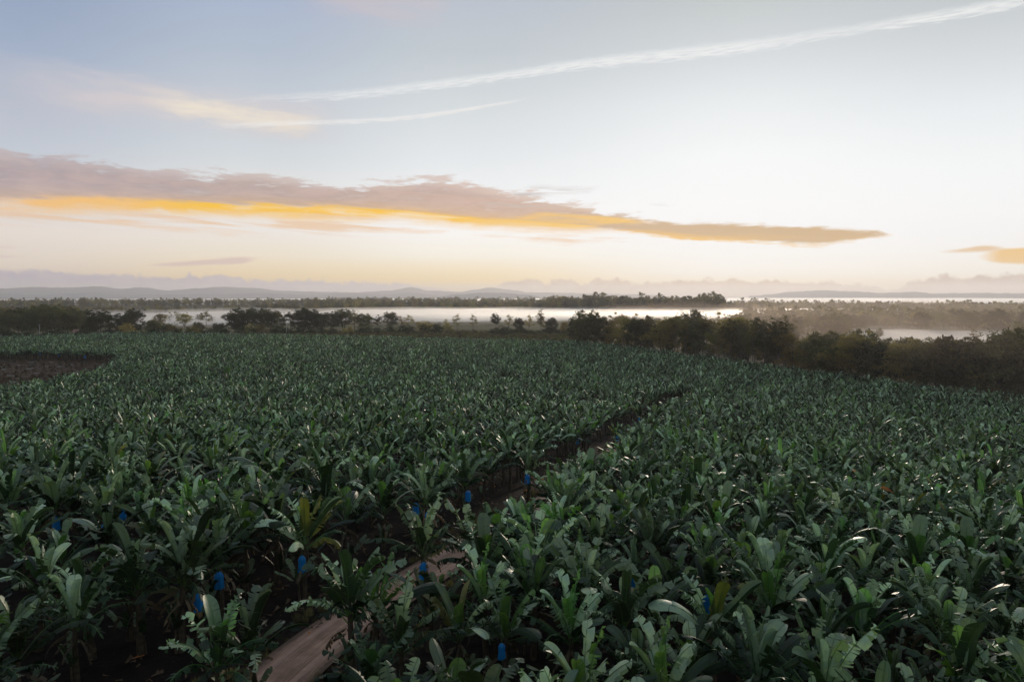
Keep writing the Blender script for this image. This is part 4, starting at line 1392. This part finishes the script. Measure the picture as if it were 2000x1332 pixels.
# ------------------------------------------------------------------ haze and fog
def vol_mat(name, density, color, aniso):
    m = bpy.data.materials.new(name); m.use_nodes = True
    n = NT(m.node_tree)
    o = n.new('ShaderNodeOutputMaterial')
    v = n.new('ShaderNodeVolumePrincipled')
    v.inputs['Color'].default_value = color
    v.inputs['Density'].default_value = density
    v.inputs['Anisotropy'].default_value = aniso
    n.l.new(v.outputs[0], o.inputs['Volume'])
    return m
M_HAZE = vol_mat('haze', 0.000095, (1.0, 0.975, 0.99, 1), 0.4)
mb = MB(); mb.box((0, 0, 128), (16500, 16500, 129.5)); hz = mb.build('haze', [M_HAZE])
tag(hz, kind='stuff')
M_FOG = vol_mat('fog', 0.04, (1.0, 1.0, 1.0, 1), 0.8)
M_FOGR = vol_mat('fog_shaded', 0.03, (0.955, 0.945, 0.955, 1), 0.55)
M_MIST = vol_mat('mist', 0.0017, (1.0, 0.82, 0.68, 1), 0.45)
def fog_bank(outline, top, seed, mat=M_FOG, nm='fog'):
    """a low closed bank of fog, thin at its rim"""
    r_ = random.Random(seed)
    P = [Vector(q) for q in outline]
    c = sum(P, Vector((0, 0))) / len(P)
    # densify rim
    rim = []
    for k in range(len(P)):
        a, b = P[k], P[(k + 1) % len(P)]
        for j in range(4):
            q = a.lerp(b, j / 4)
            rim.append(q + (q - c) * r_.uniform(-0.03, 0.03))
    rings = [(1.0, 0.0), (0.97, 0.45), (0.9, 0.8), (0.7, 1.0), (0.35, 0.95)]
    v, f = [], []
    nr = len(rim)
    for s_, h in rings:
        for q in rim:
            w = c + (q - c) * s_
            v.append((w.x, w.y, 0.35 + top * h * r_.uniform(0.85, 1.1)))
    v.append((c.x, c.y, 0.35 + top))
    for i in range(len(rings) - 1):
        for k in range(nr):
            k2 = (k + 1) % nr
            f.append((i * nr + k, i * nr + k2, (i + 1) * nr + k2, (i + 1) * nr + k))
    L = (len(rings) - 1) * nr
    for k in range(nr):
        f.append((L + k, L + (k + 1) % nr, len(v) - 1))
    f.append(tuple(range(nr))[::-1])
    area = sum(rim[k].x * rim[(k + 1) % nr].y - rim[(k + 1) % nr].x * rim[k].y for k in range(nr))
    if area < 0:
        f = [q[::-1] for q in f]
    o = mesh_obj(nm, v, f, mat, smooth=True)
    tag(o, kind='stuff')
    return o
def polar(lst):
    return [at_dist(px, d) for px, d in lst]
fog_bank(polar([(600, 1150), (800, 1250), (1000, 1230), (1250, 1200), (1480, 1230), (1460, 900), (1250, 800), (1050, 760), (880, 720), (740, 760), (620, 900)]), 6.5, 1)
fog_bank(polar([(120, 1250), (300, 1150), (480, 1300), (600, 1100), (640, 760), (420, 700), (290, 700), (240, 1000), (140, 1450)]), 4.0, 2)
fog_bank(polar([(1680, 600), (1800, 610), (2000, 620), (2150, 620), (2150, 330), (2000, 340), (1850, 360), (1730, 390), (1670, 440)]), 4.0, 3, M_FOGR)
M_FOGTOPR = vol_mat('fog_veil_thin', 0.0015, (0.97, 0.94, 0.92, 1), 0.55)
M_FOGTOP = vol_mat('fog_veil', 0.0035, (1.0, 0.97, 0.94, 1), 0.7)
fog_bank(polar([(540, 1250), (800, 1350), (1100, 1320), (1400, 1300), (1500, 1280), (1500, 860), (1250, 760), (1050, 700), (880, 660), (700, 680), (560, 860)]), 9.0, 11, M_FOGTOP)
fog_bank(polar([(80, 1350), (300, 1250), (520, 1400), (620, 1200), (620, 720), (420, 640), (250, 650), (160, 1000)]), 8.0, 12, M_FOGTOP)
fog_bank(polar([(1660, 640), (1800, 650), (2100, 660), (2150, 330), (1950, 350), (1800, 370), (1700, 400), (1640, 460)]), 6.0, 13, M_FOGTOPR)
fog_bank(polar([(1250, 7400), (1700, 7500), (2150, 7500), (2150, 2700), (1900, 2700), (1600, 2700), (1350, 2700)]), 10.0, 4, M_FOGR)
fog_bank(polar([(-150, 6600), (400, 6600), (1100, 6200), (1150, 2500), (700, 2450), (300, 2450), (-150, 2500)]), 6.0, 5)
fog_bank(polar([(1450, 1240), (2100, 1240), (2150, 1060), (1800, 1050), (1480, 1060)]), 8.0, 6)
fog_bank(polar([(1130, 540), (1300, 500), (1500, 420), (1750, 340), (2000, 300), (2250, 280), (2250, 160), (2000, 172), (1750, 200), (1500, 248), (1250, 320), (1120, 390)]), 24.0, 7, M_MIST, 'mist')
M_THIN = vol_mat('thin_mist', 0.0006, (1.0, 0.84, 0.70, 1), 0.4)
fog_bank(polar([(1380, 1150), (1700, 1180), (2200, 1180), (2250, 380), (1950, 400), (1700, 450), (1480, 520)]), 24.0, 8, M_THIN, 'mist')
